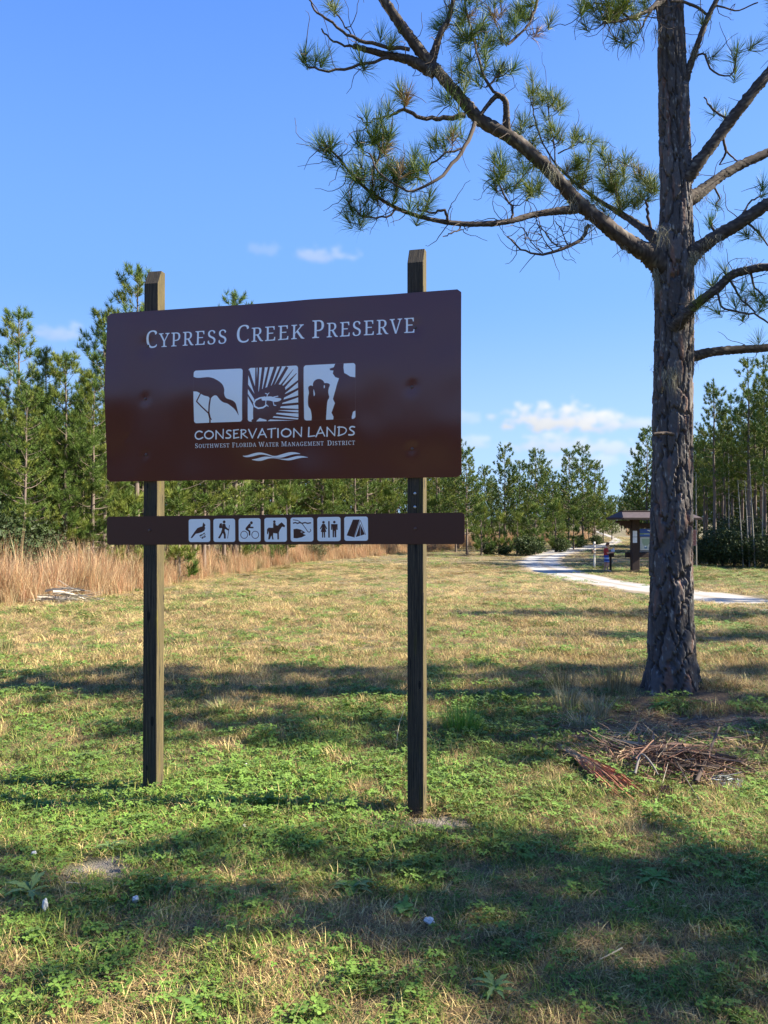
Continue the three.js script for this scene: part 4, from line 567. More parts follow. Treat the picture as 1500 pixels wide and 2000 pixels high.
// ---------------------------------------------------------------- pine stands
{
  const fine = [pineGeo(11, 10.5, 0.26, 1.8, 34, 0.009, { dense: 5 }), pineGeo(12, 9.6, 0.2, 1.7, 34, 0.009, { dense: 5.6 }), pineGeo(13, 11.2, 0.36, 1.6, 34, 0.009, { dense: 5 })];
  const far = [pineGeo(21, 10.2, 0.26, 1.8, 21, 0.0145, { dense: 4.6 }), pineGeo(22, 9.4, 0.18, 1.8, 21, 0.0145, { dense: 4.8 }), pineGeo(23, 11.4, 0.36, 1.6, 21, 0.0145, { dense: 4.6 }), pineGeo(24, 10.6, 0.28, 1.9, 21, 0.0145, { dense: 4.6 })];
  const simple = [pineGeo(61, 10.2, 0.22, 2.0, 8, 0.036, { dense: 4.2, segs: 10 }), pineGeo(62, 9.4, 0.16, 1.9, 8, 0.036, { dense: 4.4, segs: 10 }), pineGeo(63, 11.4, 0.32, 1.8, 8, 0.036, { dense: 4.2, segs: 10 }), pineGeo(64, 10.6, 0.26, 2.1, 8, 0.036, { dense: 4.2, segs: 10 })], HL = [10.2, 9.4, 11.4, 10.6];
  const full = [pineGeo(71, 10.2, 0.2, 2.3, 12, 0.03, { dense: 5.2, segs: 14 }), pineGeo(72, 9.6, 0.13, 2.2, 12, 0.03, { dense: 5.4, segs: 14 }), pineGeo(73, 11.2, 0.26, 2.0, 12, 0.03, { dense: 5.2, segs: 14 }), pineGeo(74, 10.4, 0.18, 2.4, 12, 0.03, { dense: 5, segs: 14 })], HF = [10.2, 9.6, 11.2, 10.4];
  const thin = [pineGeo(31, 12.2, 0.42, 1.35, 18, 0.018), pineGeo(32, 11.4, 0.36, 1.2, 18, 0.018, { gap: 0.05 }), pineGeo(33, 12.8, 0.45, 1.4, 18, 0.018)];
  const small = [pineGeo(41, 3.2, 0.12, 0.75, 34, 0.009, { dense: 6 }), pineGeo(42, 2.4, 0.1, 0.6, 34, 0.009, { dense: 7 })];
  const r = rng(909), H = { f: [10.5, 9.6, 11.2], r: [10.2, 9.4, 11.4, 10.6], t: [12.2, 11.4, 12.8], s: [3.2, 2.4] };
  // tops read from the photograph: [px of the top, py of the top, distance]
  const edgeAt = (px) => { const T = [[-400, 17], [0, 18.5], [200, 22.5], [300, 26.5], [400, 31.5], [520, 40], [620, 47], [720, 54], [800, 61], [900, 66]]; let i = 0; while (i < T.length - 2 && T[i + 1][0] < px) i++; return lerp(T[i][1], T[i + 1][1], clamp((px - T[i][0]) / (T[i + 1][0] - T[i][0]), 0, 1)); };
  const byTop = (set, hs, k, px, py, d, name, label, group) => { const p = at(px, py, d), x = p.x, z = p.z, h = p.y - height(x, z), s = h / hs[k]; return pineFrom(set[k], name, label, group, x, z, clamp(s, 0.55, 1.45), r() * 6.28, s > 1.45 ? s / 1.45 : 1); };
  const left = 'pines behind the tall dry grass', leftLabel = 'pine in the dense stand rising behind the tall tan grass';
  for (const [px, py, d, k] of [[35, 600, 6, 2], [128, 690, 4, 1], [268, 518, 4, 2], [205, 615, 6, 0], [-40, 660, 8, 0], [460, 570, 4, 2], [95, 690, 9, 1], [345, 690, 4, 1], [180, 735, 3.5, 1], [-80, 600, 6, 1], [60, 760, 5, 1], [235, 700, 8, 1], [-10, 780, 5, 1]]) byTop(fine, H.f, k, px, py, edgeAt(px) + d, 'stand_pine', { 268: 'tallest pine of the stand, its tip rising beside a sign post', 460: 'pine whose tip alone shows above the upper edge of the brown panel', 35: 'open-crowned pale pine with loose upswept top shoots at the stand edge', 128: 'rounded full-crowned pine in front of the open-crowned pale pine' }[px] ?? leftLabel, left);
  const rows = []; for (let px = -170; px < 900; px += 34) for (const [off, drop] of [[5, 0], [11, 25], [18, 50], [26, 70]]) { const x = px + (r() - 0.5) * 34; if (x < 330 && off < 12 && r() < 0.45) continue; const base = x < 330 ? 790 : lerp(700, 850, (x - 330) / 570); rows.push([x, base + drop * 0.6 + (r() - 0.45) * 110, edgeAt(x) + off + (r() - 0.5) * 4, Math.floor(r() * 4), off > 12]); }
  for (const [px, py, d, k, back] of rows) byTop(back ? simple : far, back ? HL : H.r, k, px, py, d, 'stand_pine', leftLabel, left);
  for (const [px, py, d, k] of [[350, 955, 1, 1], [470, 905, 4, 0], [650, 925, 3, 0], [250, 960, 2, 1], [760, 950, 3, 0], [560, 950, 2, 1], [530, 985, 3, 0], [850, 970, 3, 0]]) byTop(small, H.s, k, px, py, edgeAt(px) + d, 'pine_sapling', 'bright green young pine at the edge of the tan grass', 'young pines along the grass edge');
  for (let px = 850; px < 1175; px += 21) { const x = px + (r() - 0.5) * 18; byTop(simple, HL, Math.floor(r() * 4), x, 935 + (x - 850) * 0.09 + (r() - 0.5) * 36, 92 + r() * 30, 'background_pine', 'pine in the back rows behind the trail bend pines', 'back rows behind the trail bend'); }
  for (let px = 1345; px < 1800; px += 19) for (const dd of [57, 70]) { const x = px + (r() - 0.5) * 18; byTop(simple, HL, Math.floor(r() * 4), x, (dd > 60 ? 895 : 860) - (x - 1345) * 0.06 + (r() - 0.5) * 50, dd + r() * 10, 'background_pine', 'dark pine crowded behind the tall slender pines', 'back rows behind the slender pines'); }
  const mid = 'pines on the inside of the trail bend', midLabel = 'rounded sunlit pine standing just beyond the trail bend';
  for (const [px, py, d, k] of [[912, 880, 58, 0], [985, 870, 64, 2], [1047, 882, 63, 3], [1015, 905, 70, 1], [1110, 882, 74, 0], [1138, 873, 78, 3], [1160, 905, 84, 1], [945, 915, 66, 1], [1080, 925, 70, 1], [1178, 940, 92, 0], [890, 905, 62, 2], [1030, 945, 66, 1], [960, 945, 74, 3], [1195, 970, 105, 1], [1100, 940, 84, 2], [1060, 900, 78, 0], [1005, 930, 80, 3], [925, 930, 78, 0], [1150, 945, 95, 2]]) byTop(full, HF, k, px, py, d, 'trailside_pine', midLabel, mid);
  for (const [px, py, d, k] of [[1045, 985, 57, 0], [1010, 1000, 58, 1], [940, 985, 56, 0], [1085, 980, 62, 0], [975, 1000, 57, 1], [1120, 990, 68, 0]]) byTop(small, H.s, k, px, py, d, 'pine_sapling', 'low bushy young pine under the trail bend pines', 'young pines under the bend');
  const right = 'tall thin pines behind the information shelter', rightLabel = 'tall slender pine in the dark stand beyond the information shelter';
  for (const [px, py, d, k] of [[1395, 742, 44, 0], [1462, 700, 43, 2], [1492, 695, 45, 1], [1430, 770, 48, 1], [1375, 830, 50, 0], [1510, 720, 41, 0], [1555, 690, 43, 2], [1620, 680, 42, 1], [1410, 815, 55, 2], [1450, 790, 54, 0], [1485, 780, 53, 1], [1525, 760, 50, 2], [1580, 740, 50, 0], [1650, 720, 48, 2], [1380, 880, 58, 1], [1425, 850, 62, 0], [1470, 830, 64, 2], [1510, 820, 60, 1], [1700, 690, 46, 0], [1760, 680, 44, 1], [1400, 905, 66, 2], [1445, 880, 70, 1], [1495, 860, 70, 0], [1475, 745, 47.5, 0], [1415, 800, 47, 2], [1540, 800, 58, 0], [1600, 790, 60, 2], [1360, 870, 54, 2], [1820, 670, 42, 2], [1690, 780, 58, 1]]) byTop(thin, H.t, k, px, py, d, 'slender_pine', rightLabel, right);
  for (const [px, py, d, k] of [[1262, 843, 66, 1], [1300, 850, 72, 3], [1235, 905, 88, 0], [1245, 920, 78, 1], [1330, 880, 74, 0], [1285, 900, 90, 2]]) byTop(full, HF, k, px, py, d, 'shelter_pine', 'broad pine rising behind the information shelter roof', 'pines behind the shelter roof');
  for (let i = 0; i < 34; i++) { const px = 1085 + i * 5.2 + (r() - 0.5) * 8, d = 150 + r() * 90; byTop(simple, HL, i % 4, px, 965 + Math.abs(px - 1180) * -0.12 + r() * 14 + 6, d, 'distant_pine', 'far-off small pine where the trail disappears', 'pines at the far end of the trail'); }
  // trees out of the frame whose shade falls on the grass, and the tree line that the glossy panel mirrors
  for (const [x, z, k, s] of [[8.6, -2.75, 2, 0.72], [7.0, -3.05, 1, 0.5], [8.8, -5.35, 2, 0.7], [12.6, -2.2, 2, 0.8], [12.4, -7.3, 2, 0.98], [14.5, -5.6, 0, 0.9], [17, -14, 2, 1.0], [20, -18.5, 1, 1.0], [18, -10.5, 0, 1]]) pineFrom(fine[k], 'roadside_pine', 'roadside pine standing sunward of the big mossy pine', 'roadside pines that shade the grass', x, z, s, r() * 6.28);
  for (let i = 0; i < 26; i++) { const a = -1.05 + i * 0.085 + (r() - 0.5) * 0.05, d = 30 + r() * 12, x = Math.sin(a) * d - 2, z = Math.cos(a) * d; pineFrom(simple[i % 4], 'opposite_pine', 'pine in the tree line across the road, facing the sign', 'tree line across the road', x, z, 0.36 + 0.3 * r(), r() * 6.28); }
  // understorey bushes
  const bush = (seed, n, w, h, tone, leafL) => { const q = rng(seed), g = new GB(), st = new GB(); for (let i = 0; i < 16; i++) { const a = q() * 6.28, e = V3(Math.cos(a) * w * 0.6 * q(), h * (0.5 + 0.4 * q()), Math.sin(a) * w * 0.6 * q()); st.tube([V3(0, 0, 0), e.clone().multiplyScalar(0.5).add(V3(0, 0.1, 0)), e], { a: 0.014, b: 0.004 }, 4, [0.11, 0.085, 0.065]); } for (let i = 0; i < n; i++) { const d = randDir(q), rr = Math.pow(q(), 0.45), p = V3(d.x * w * rr, h * 0.52 + d.y * h * 0.5 * rr, d.z * w * rr); const b = 0.75 + 0.5 * N(d.x * 2.4, d.y * 2.4, d.z * 2.4 + seed); p.x *= b; p.z *= b; p.y = Math.max(0.03, p.y * (0.8 + 0.2 * b)); const o = randDir(q); o.y = Math.abs(o.y); g.blade(p, p.clone().addScaledVector(o, leafL * (0.6 + 0.8 * q())), leafL * 0.32, perp(o, q), vary(tone, q, 0.35)); } return { wood: st.geo(), leaf: g.geo() }; };
  const bushes = [bush(1, 3600, 0.95, 1.5, [0.05, 0.075, 0.025], 0.07), bush(2, 3000, 0.8, 1.0, [0.11, 0.12, 0.05], 0.07), bush(3, 2600, 0.7, 0.8, [0.07, 0.1, 0.03], 0.08)];
  bushes.push(bush(4, 2600, 0.8, 1.0, [0.3, 0.2, 0.08], 0.08));
  const broadMat = leafMat({ roughness: 0.6, transmission: 0.3 });
  const plant = (k, px, py, d, s, label, group) => { const p = at(px, py, d), t = thing('shrub', label, 'shrub', [p.x, height(p.x, p.z) - 0.03, p.z], r() * 6.28, group); part('stem', bushes[k].wood, barkMat, t); part('crown', bushes[k].leaf, broadMat, t).userData.kind = 'stuff'; t.scale.setScalar(s); };
  for (const [px, d, s] of [[-10, 22, 1.6], [40, 23, 1.7], [75, 23.5, 1.3], [15, 25, 2], [-60, 22, 2]]) plant(0, px, 1050, d, s, 'dark leafy thicket under the pines beside tall tan grass', 'dark thicket beside the tan grass');
  for (const [px, d, s] of [[115, 3, 1], [160, 4, 1.2], [210, 3.5, 1.1], [60, 3, 0.9], [255, 4, 1.1], [310, 4, 0.9], [615, 2, 1.2], [430, 5, 0.9], [690, 5, 1.3], [540, 4, 1]]) plant(1, px, 1060, edgeAt(px) + d, s, 'pale olive shrub growing among the tall tan grass', 'olive shrubs in the tan grass');
  for (const [px, d, s] of [[1030, 56, 1.9], [1045, 58, 1.6], [955, 57, 1.2], [1095, 62, 1.5], [1165, 82, 1.4], [985, 57, 1], [1130, 72, 1.5]]) plant(2, px, 1060, d, s, 'low dark shrub at the foot of the trail bend pines', 'shrubs under the trail bend pines');
  for (const [px, d, s] of [[1385, 43, 1.4], [1410, 42.5, 1.6], [1435, 42, 1.5], [1460, 42, 1.2], [1490, 41, 1.3], [1365, 44, 1], [1520, 41, 1.6], [1560, 41, 1.5], [1475, 46, 2], [1420, 47, 2]]) plant(0, px, 1080, d, s, 'dark low brush along the foot of the slender pines', 'dark brush under the slender pines');
  for (const [px, d, s] of [[1400, 50, 1.3], [1445, 52, 1.6], [1480, 50, 1.2], [1375, 50, 1.4]]) plant(3, px, 1070, d, s, 'tan autumn-coloured shrub glowing between slender pine trunks', 'autumn shrubs between the slender pines');
  for (let i = 0; i < 34; i++) { const a = -1.1 + i * 0.068, d = 24 + r() * 8, x = Math.sin(a) * d - 1, z = Math.cos(a) * d, t = thing('added_hedge_tree', 'added unseen tree made of an enlarged dark bush, darkening the panel reflection', 'tree', [x, height(x, z) - 0.05, z], r() * 6.28, 'added hedgerow across the road'); part('trunk', bushes[0].wood, barkMat, t); part('crown', bushes[0].leaf, broadMat, t).userData.kind = 'stuff'; t.scale.set(3.4, 3.6 + 1.2 * r(), 3.4); }  // unseen hedge of enlarged bushes, added to darken the lower panel reflection
  // tall thin pale saplings in front of the right stand
  for (const [px, top, lean, d] of [[1452, 1025, 0.06, 41.5], [1464, 1025, 0.05, 41.5], [1475, 985, 0.05, 41], [1488, 1000, -0.02, 41], [1424, 965, 0, 45], [1360, 1010, 0, 41]]) { const p = at(px, 1085, d), y0 = height(p.x, p.z), h = at(px, top, d).y - y0 + 2.4, g = new GB(); g.tube(curve([V3(0, -0.1, 0), V3(-lean * h * 0.5, h * 0.5, 0), V3(-lean * h, h, 0)], 8), { a: 0.04, b: 0.015 }, 6, [0.26, 0.24, 0.21]); const t = thing('bare_sapling', 'bare pale sapling trunk at the front of the slender pine stand', 'tree', [p.x, y0, p.z], 0, 'bare pale saplings'); part('trunk', g.geo(), barkMat, t); const tw = new GB(); for (let i = 0; i < 8; i++) { const u = 0.5 + 0.5 * r(), q = V3(-lean * h * u, h * u, 0), e = q.clone().add(V3((r() - 0.5) * 1, 0.3 * r(), (r() - 0.5) * 1)); tw.tube([q, e], { a: 0.01, b: 0.004 }, 3, [0.28, 0.26, 0.23]); } part('branch', tw.geo(), barkMat, t); }
}

// ---------------------------------------------------------------- information shelter, posts and the visitor
const KD = 37.5, kp = ground(1278, 1117.5);
const kioskScale = -kp.z / F; // metres for one pixel of the photograph at the shelter
{
  const m = kioskScale, X = (px) => (px - 1278) * m, Y = (py) => (1117.5 - py) * m;
  const k = thing('information_shelter', 'dark brown timber notice shelter with a hipped roof beside the trail', 'kiosk', [kp.x, kp.y, kp.z], 0.05);
  const r = rng(61), gt = dataTex(128, 256, (x, y) => { const v = clamp(150 + 70 * N(x * 0.25, y * 0.02, 3) + 40 * N(x * 0.9, y * 0.05, 7), 40, 255); return [v, v, v]; });
  const timber = new THREE.MeshStandardMaterial({ color: lin(0.052, 0.027, 0.021), map: gt, roughness: 0.8 }), grey = new THREE.MeshStandardMaterial({ color: lin(0.16, 0.14, 0.12), map: gt, roughness: 0.9 });
  const bevel = (w, h, d) => { const s = new THREE.Shape(), b = 0.012; s.moveTo(-w / 2 + b, -h / 2 + b); s.lineTo(w / 2 - b, -h / 2 + b); s.lineTo(w / 2 - b, h / 2 - b); s.lineTo(-w / 2 + b, h / 2 - b); s.closePath(); const g = new THREE.ExtrudeGeometry(s, { depth: d - 2 * b, bevelEnabled: true, bevelSize: b, bevelThickness: b, bevelSegments: 1 }); g.translate(0, 0, -(d - 2 * b) / 2); return g; };
  const put = (name, w, h, d, x, y, z, mat = timber) => { const o = part(name, bevel(w, h, d), mat, k); o.position.set(x, y, z); return o; };
  const pl = X(1239.5), pr = X(1314), pw = 15 * m, eave = Y(1014);
  for (const x of [pl, pr]) { put('post', pw, eave + 0.15, 0.3, x, (eave + 0.15) / 2 - 0.1, 0); put('post_footing', pw + 0.1, 0.1, 0.42, x, 0.02, 0, grey); }
  put('upper_beam', pr - pl - pw - 0.01, 9 * m, 0.16, (pl + pr) / 2, Y(1026.5), 0); put('lower_rail', pr - pl + 50 * m * 0.62, 10 * m, 0.16, (pl + pr) / 2, Y(1084), -0.24); put('rail_front', pr - pl - pw - 0.01, 9 * m, 0.12, (pl + pr) / 2, Y(1084.5), 0.03);
  const board = put('notice_board', pr - pl - pw - 0.01, 46 * m, 0.06, (pl + pr) / 2, Y(1055.5), -0.02, new THREE.MeshStandardMaterial({ color: lin(0.16, 0.16, 0.16), roughness: 0.7 }));
  for (const [x, s] of [[pl, -1], [pr, 1]]) for (const [w, y] of [[30, 1019], [22, 1024], [13, 1029]]) put('bracket', w * m, 5 * m, 0.2, x + s * (w / 2 + 7.6) * m, Y(y), 0);
  // hipped roof with a thick fascia
  const x0 = X(1200), x1 = X(1351), zf = 1.15, y0 = Y(1011), y1 = Y(1000), rid = 10.5 * m, g = new THREE.BufferGeometry(), o = [x0, y0, zf, x1, y0, zf, x1 - rid, y1, 0.25, x0 + rid, y1, 0.25, x0, y0, -zf, x1, y0, -zf, x1 - rid, y1, -0.25, x0 + rid, y1, -0.25];
  g.setAttribute('position', new THREE.BufferAttribute(new Float32Array(o), 3)); g.setIndex([0, 1, 2, 0, 2, 3, 5, 4, 7, 5, 7, 6, 4, 0, 3, 4, 3, 7, 1, 5, 6, 1, 6, 2, 3, 2, 6, 3, 6, 7, 0, 4, 5, 0, 5, 1]);
  const gn = g.toNonIndexed(); gn.computeVertexNormals(); const P = gn.attributes.position, U = new Float32Array(P.count * 2); for (let i = 0; i < P.count; i++) { U[i * 2] = P.getX(i) + P.getZ(i) * 0.2; U[i * 2 + 1] = P.getZ(i) * 0.9 + P.getY(i); } gn.setAttribute('uv', new THREE.BufferAttribute(U, 2));
  const shingle = dataTex(256, 256, (x, y) => { const row = Math.floor(y / 32), c = Math.floor((x + (row % 2) * 16) / 32), v = 165 + 50 * (Math.abs(Math.sin(c * 12.9 + row * 78.2) * 437.5) % 1) + 30 * N(x * 0.3, y * 0.3, 4); return [v, v, v]; });
  const roof = part('roof', gn, new THREE.MeshStandardMaterial({ color: lin(0.075, 0.053, 0.058), map: shingle, roughness: 0.9 }), k);
  const cap = part('ridge_cap', bevel(x1 - x0 - 2 * rid - 0.05, 0.06, 0.56), timber, roof); cap.position.set((x0 + x1) / 2, y1 + 0.035, 0);
  for (const z of [zf + 0.022, -zf - 0.022]) { const f = part('fascia', bevel(x1 - x0, 4.2 * m, 0.04), timber, roof); f.position.set((x0 + x1) / 2, y0 - 2.12 * m, z); }
  for (const x of [x0 - 0.022, x1 + 0.022]) { const f = part('fascia', bevel(0.04, 4.2 * m, 2 * zf), timber, roof); f.position.set(x, y0 - 2.12 * m, 0); }
  // what is pinned up: things of their own
  const w2 = (x, y, z) => k.localToWorld(V3(x, y, z)); k.updateMatrixWorld(true);
  const pin = (name, label, cat, px0, px1, py0, py1, z, tex, group) => { const gg = new THREE.BoxGeometry((px1 - px0) * m, (py1 - py0) * m, 0.012), mm = new THREE.MeshStandardMaterial({ map: tex, roughness: 0.5 }), q = solo(name, gg, mm, label, cat, group); q.position.copy(w2(X((px0 + px1) / 2), Y((py0 + py1) / 2), z)); q.rotation.y = k.rotation.y; };
  const paper = (seed) => canvasTex(64, 96, (c) => { c.fillStyle = '#d5dae2'; c.fillRect(0, 0, 64, 96); c.fillStyle = '#9aa3b4'; const q = rng(seed); for (let i = 0; i < 9; i++) c.fillRect(8, 12 + i * 9, 20 + q() * 28, 2); });
  pin('paper_notice', 'upper white paper notice pinned to the shelter post', 'notice', 1233, 1241.3, 1036.7, 1048.2, 0.165, paper(1)); pin('paper_notice', 'lower white paper notice pinned to the shelter post', 'notice', 1233, 1241.3, 1049, 1060, 0.165, paper(2));
  pin('banner', 'blue, white and green printed banner across the top of the notice board', 'banner', 1248.5, 1307, 1033, 1047.8, 0.02, canvasTex(512, 128, (c) => { c.fillStyle = '#2b4fa0'; c.fillRect(0, 0, 512, 128); c.fillStyle = '#c9d6e6'; c.beginPath(); c.moveTo(120, 20); c.lineTo(512, 0); c.lineTo(512, 40); c.lineTo(200, 56); c.fill(); c.fillStyle = '#7f9b6c'; c.fillRect(0, 74, 512, 18); c.fillStyle = '#b9c7d8'; c.fillRect(80, 84, 432, 8); c.fillStyle = '#2f5aa6'; c.fillRect(0, 96, 512, 32); }));
  const map = (seed) => canvasTex(192, 220, (c) => { c.fillStyle = '#b9bdb6'; c.fillRect(0, 0, 192, 220); c.fillStyle = '#8fa28c'; c.beginPath(); c.moveTo(30, 20); c.lineTo(165, 18); c.lineTo(160, 110); c.lineTo(120, 150); c.lineTo(100, 140); c.lineTo(62, 148); c.lineTo(30, 90); c.fill(); c.fillStyle = '#5b7a92'; c.fillRect(70, 158, 52, 40); c.fillStyle = '#dfe6ee'; c.fillRect(76, 150, 30, 20); c.strokeStyle = '#d8dad6'; c.lineWidth = 8; c.strokeRect(4, 4, 184, 212); });
  pin('trail_map', 'green area map in a pale frame on the notice board', 'map', 1250, 1271.5, 1049.8, 1074, 0.02, map(1)); pin('regulation_poster', 'pale printed poster on the shaded half of the notice board', 'poster', 1278, 1305, 1050, 1074, 0.02, paper(4));
  // white slatted trail marker, leaflet box, brown rules sign
  const put2 = (px, py) => ground(px, py);
  { const p = put2(1161, 1110.5), mm = -p.z / F, t = thing('trail_marker_post', 'white square trail marker post with small dark markers near its top', 'post', [p.x, p.y, p.z], 0.5); const white = new THREE.MeshStandardMaterial({ color: lin(0.62, 0.6, 0.55), roughness: 0.8 }), s = bevel(0.09, 53 * mm, 0.09); part('post', s, white, t).position.y = 26.5 * mm - 0.02;
    const dk = new THREE.MeshStandardMaterial({ color: lin(0.12, 0.1, 0.14), roughness: 0.6 }); for (const [h, c] of [[47, dk], [41, dk], [35, dk], [29, dk]]) for (const f of [0, 1]) { const q = part('marker', bevel(f ? 0.02 : 0.07, 0.09, f ? 0.07 : 0.02), c, t); q.position.set(f ? 0.051 : 0, h * mm, f ? 0 : 0.051); } const lb = part('hanging_box', bevel(0.14, 0.16, 0.1), new THREE.MeshStandardMaterial({ color: lin(0.1, 0.06, 0.04), roughness: 0.8 }), t); lb.position.set(-0.12, 33 * mm, 0.02); }
  { const p = put2(1192.5, 1116), mm = -p.z / F, t = thing('leaflet_box', 'dark registration box with sloped lid on a post beside the visitor', 'box', [p.x, p.y, p.z], 0); part('post', bevel(0.09, 29 * mm, 0.09), timber, t).position.y = 14.5 * mm; part('box', bevel(11 * mm, 7 * mm, 0.3), timber, t).position.y = 32 * mm; const lid = part('lid', bevel(12.5 * mm, 0.03, 0.36), timber, t); lid.position.y = 36.3 * mm; lid.rotation.z = 0.12; }
  { const p = put2(1349, 1119), mm = -p.z / F, t = thing('rules_sign', 'small brown rules sign with pale lines on a reddish post behind the big pine', 'sign', [p.x, p.y, p.z], 0); const red = new THREE.MeshStandardMaterial({ color: lin(0.11, 0.055, 0.04), roughness: 0.8 }); part('post', bevel(0.1, 86 * mm, 0.1), red, t).position.y = 43 * mm;
    const tx = canvasTex(256, 320, (c) => { c.fillStyle = '#5a3233'; c.fillRect(0, 0, 256, 320); c.strokeStyle = '#a58a8a'; c.lineWidth = 6; c.strokeRect(8, 8, 240, 304); c.fillStyle = '#b59c9c'; const q = rng(8); for (let i = 0; i < 9; i++) c.fillRect(24, 40 + i * 29, 150 + q() * 56, 5); }); const b = part('board', box(25 * mm, 31 * mm, 0.03), new THREE.MeshStandardMaterial({ map: tx, roughness: 0.6 }), t); b.position.set(-0.06, 69 * mm, 0.07); }
  { const p = put2(1352.5, 1114), mm = -p.z / F; const q = solo('stake', bevel(0.05, 26 * mm, 0.05), new THREE.MeshStandardMaterial({ color: lin(0.6, 0.56, 0.5), roughness: 0.8 }), 'short pale wooden stake behind the brown rules sign', 'stake'); q.position.set(p.x, p.y + 13 * mm, p.z); }
}
// a smooth surface from a distance field
function netMesh(sdf, lo, hi, cell, color) {
  const nx = Math.ceil((hi.x - lo.x) / cell), ny = Math.ceil((hi.y - lo.y) / cell), nz = Math.ceil((hi.z - lo.z) / cell), S = new Float32Array((nx + 1) * (ny + 1) * (nz + 1)), id = (i, j, k) => (k * (ny + 1) + j) * (nx + 1) + i, p = V3(0, 0, 0);
  for (let k = 0; k <= nz; k++) for (let j = 0; j <= ny; j++) for (let i = 0; i <= nx; i++) S[id(i, j, k)] = sdf(p.set(lo.x + i * cell, lo.y + j * cell, lo.z + k * cell));
  const vid = new Map(), P = [], C = [], I = [];
  const key = (i, j, k) => (k * ny + j) * nx + i;
  for (let k = 0; k < nz; k++) for (let j = 0; j < ny; j++) for (let i = 0; i < nx; i++) {
    const c = []; for (let b = 0; b < 8; b++) c.push(S[id(i + (b & 1), j + ((b >> 1) & 1), k + (b >> 2))]);
    let n = 0, sx = 0, sy = 0, sz = 0; const E = [[0, 1], [2, 3], [4, 5], [6, 7], [0, 2], [1, 3], [4, 6], [5, 7], [0, 4], [1, 5], [2, 6], [3, 7]];
    for (const [a, b] of E) if ((c[a] < 0) !== (c[b] < 0)) { const t = c[a] / (c[a] - c[b]); sx += lerp(a & 1, b & 1, t); sy += lerp((a >> 1) & 1, (b >> 1) & 1, t); sz += lerp(a >> 2, b >> 2, t); n++; }
    if (n) { vid.set(key(i, j, k), P.length / 3); const x = lo.x + (i + sx / n) * cell, y = lo.y + (j + sy / n) * cell, z = lo.z + (k + sz / n) * cell; P.push(x, y, z); C.push(...color(x, y, z)); }
  }
  const quad = (a, b, c, d, f) => { if ([a, b, c, d].some((q) => q === undefined)) return; f ? I.push(a, b, c, a, c, d) : I.push(a, c, b, a, d, c); };
  for (let k = 1; k < nz; k++) for (let j = 1; j < ny; j++) for (let i = 1; i < nx; i++) {
    const s = S[id(i, j, k)] < 0, g = (a, b, c) => vid.get(key(a, b, c));
    if (s !== S[id(i + 1, j, k)] < 0) quad(g(i, j - 1, k - 1), g(i, j, k - 1), g(i, j, k), g(i, j - 1, k), s);
    if (s !== S[id(i, j + 1, k)] < 0) quad(g(i - 1, j, k - 1), g(i - 1, j, k), g(i, j, k), g(i, j, k - 1), s);
    if (s !== S[id(i, j, k + 1)] < 0) quad(g(i - 1, j - 1, k), g(i, j - 1, k), g(i, j, k), g(i - 1, j, k), s);
  }
  const G = new THREE.BufferGeometry(); G.setAttribute('position', new THREE.BufferAttribute(new Float32Array(P), 3)); G.setAttribute('color', new THREE.BufferAttribute(new Float32Array(C), 3)); G.setIndex(I); G.computeVertexNormals(); return G;
}
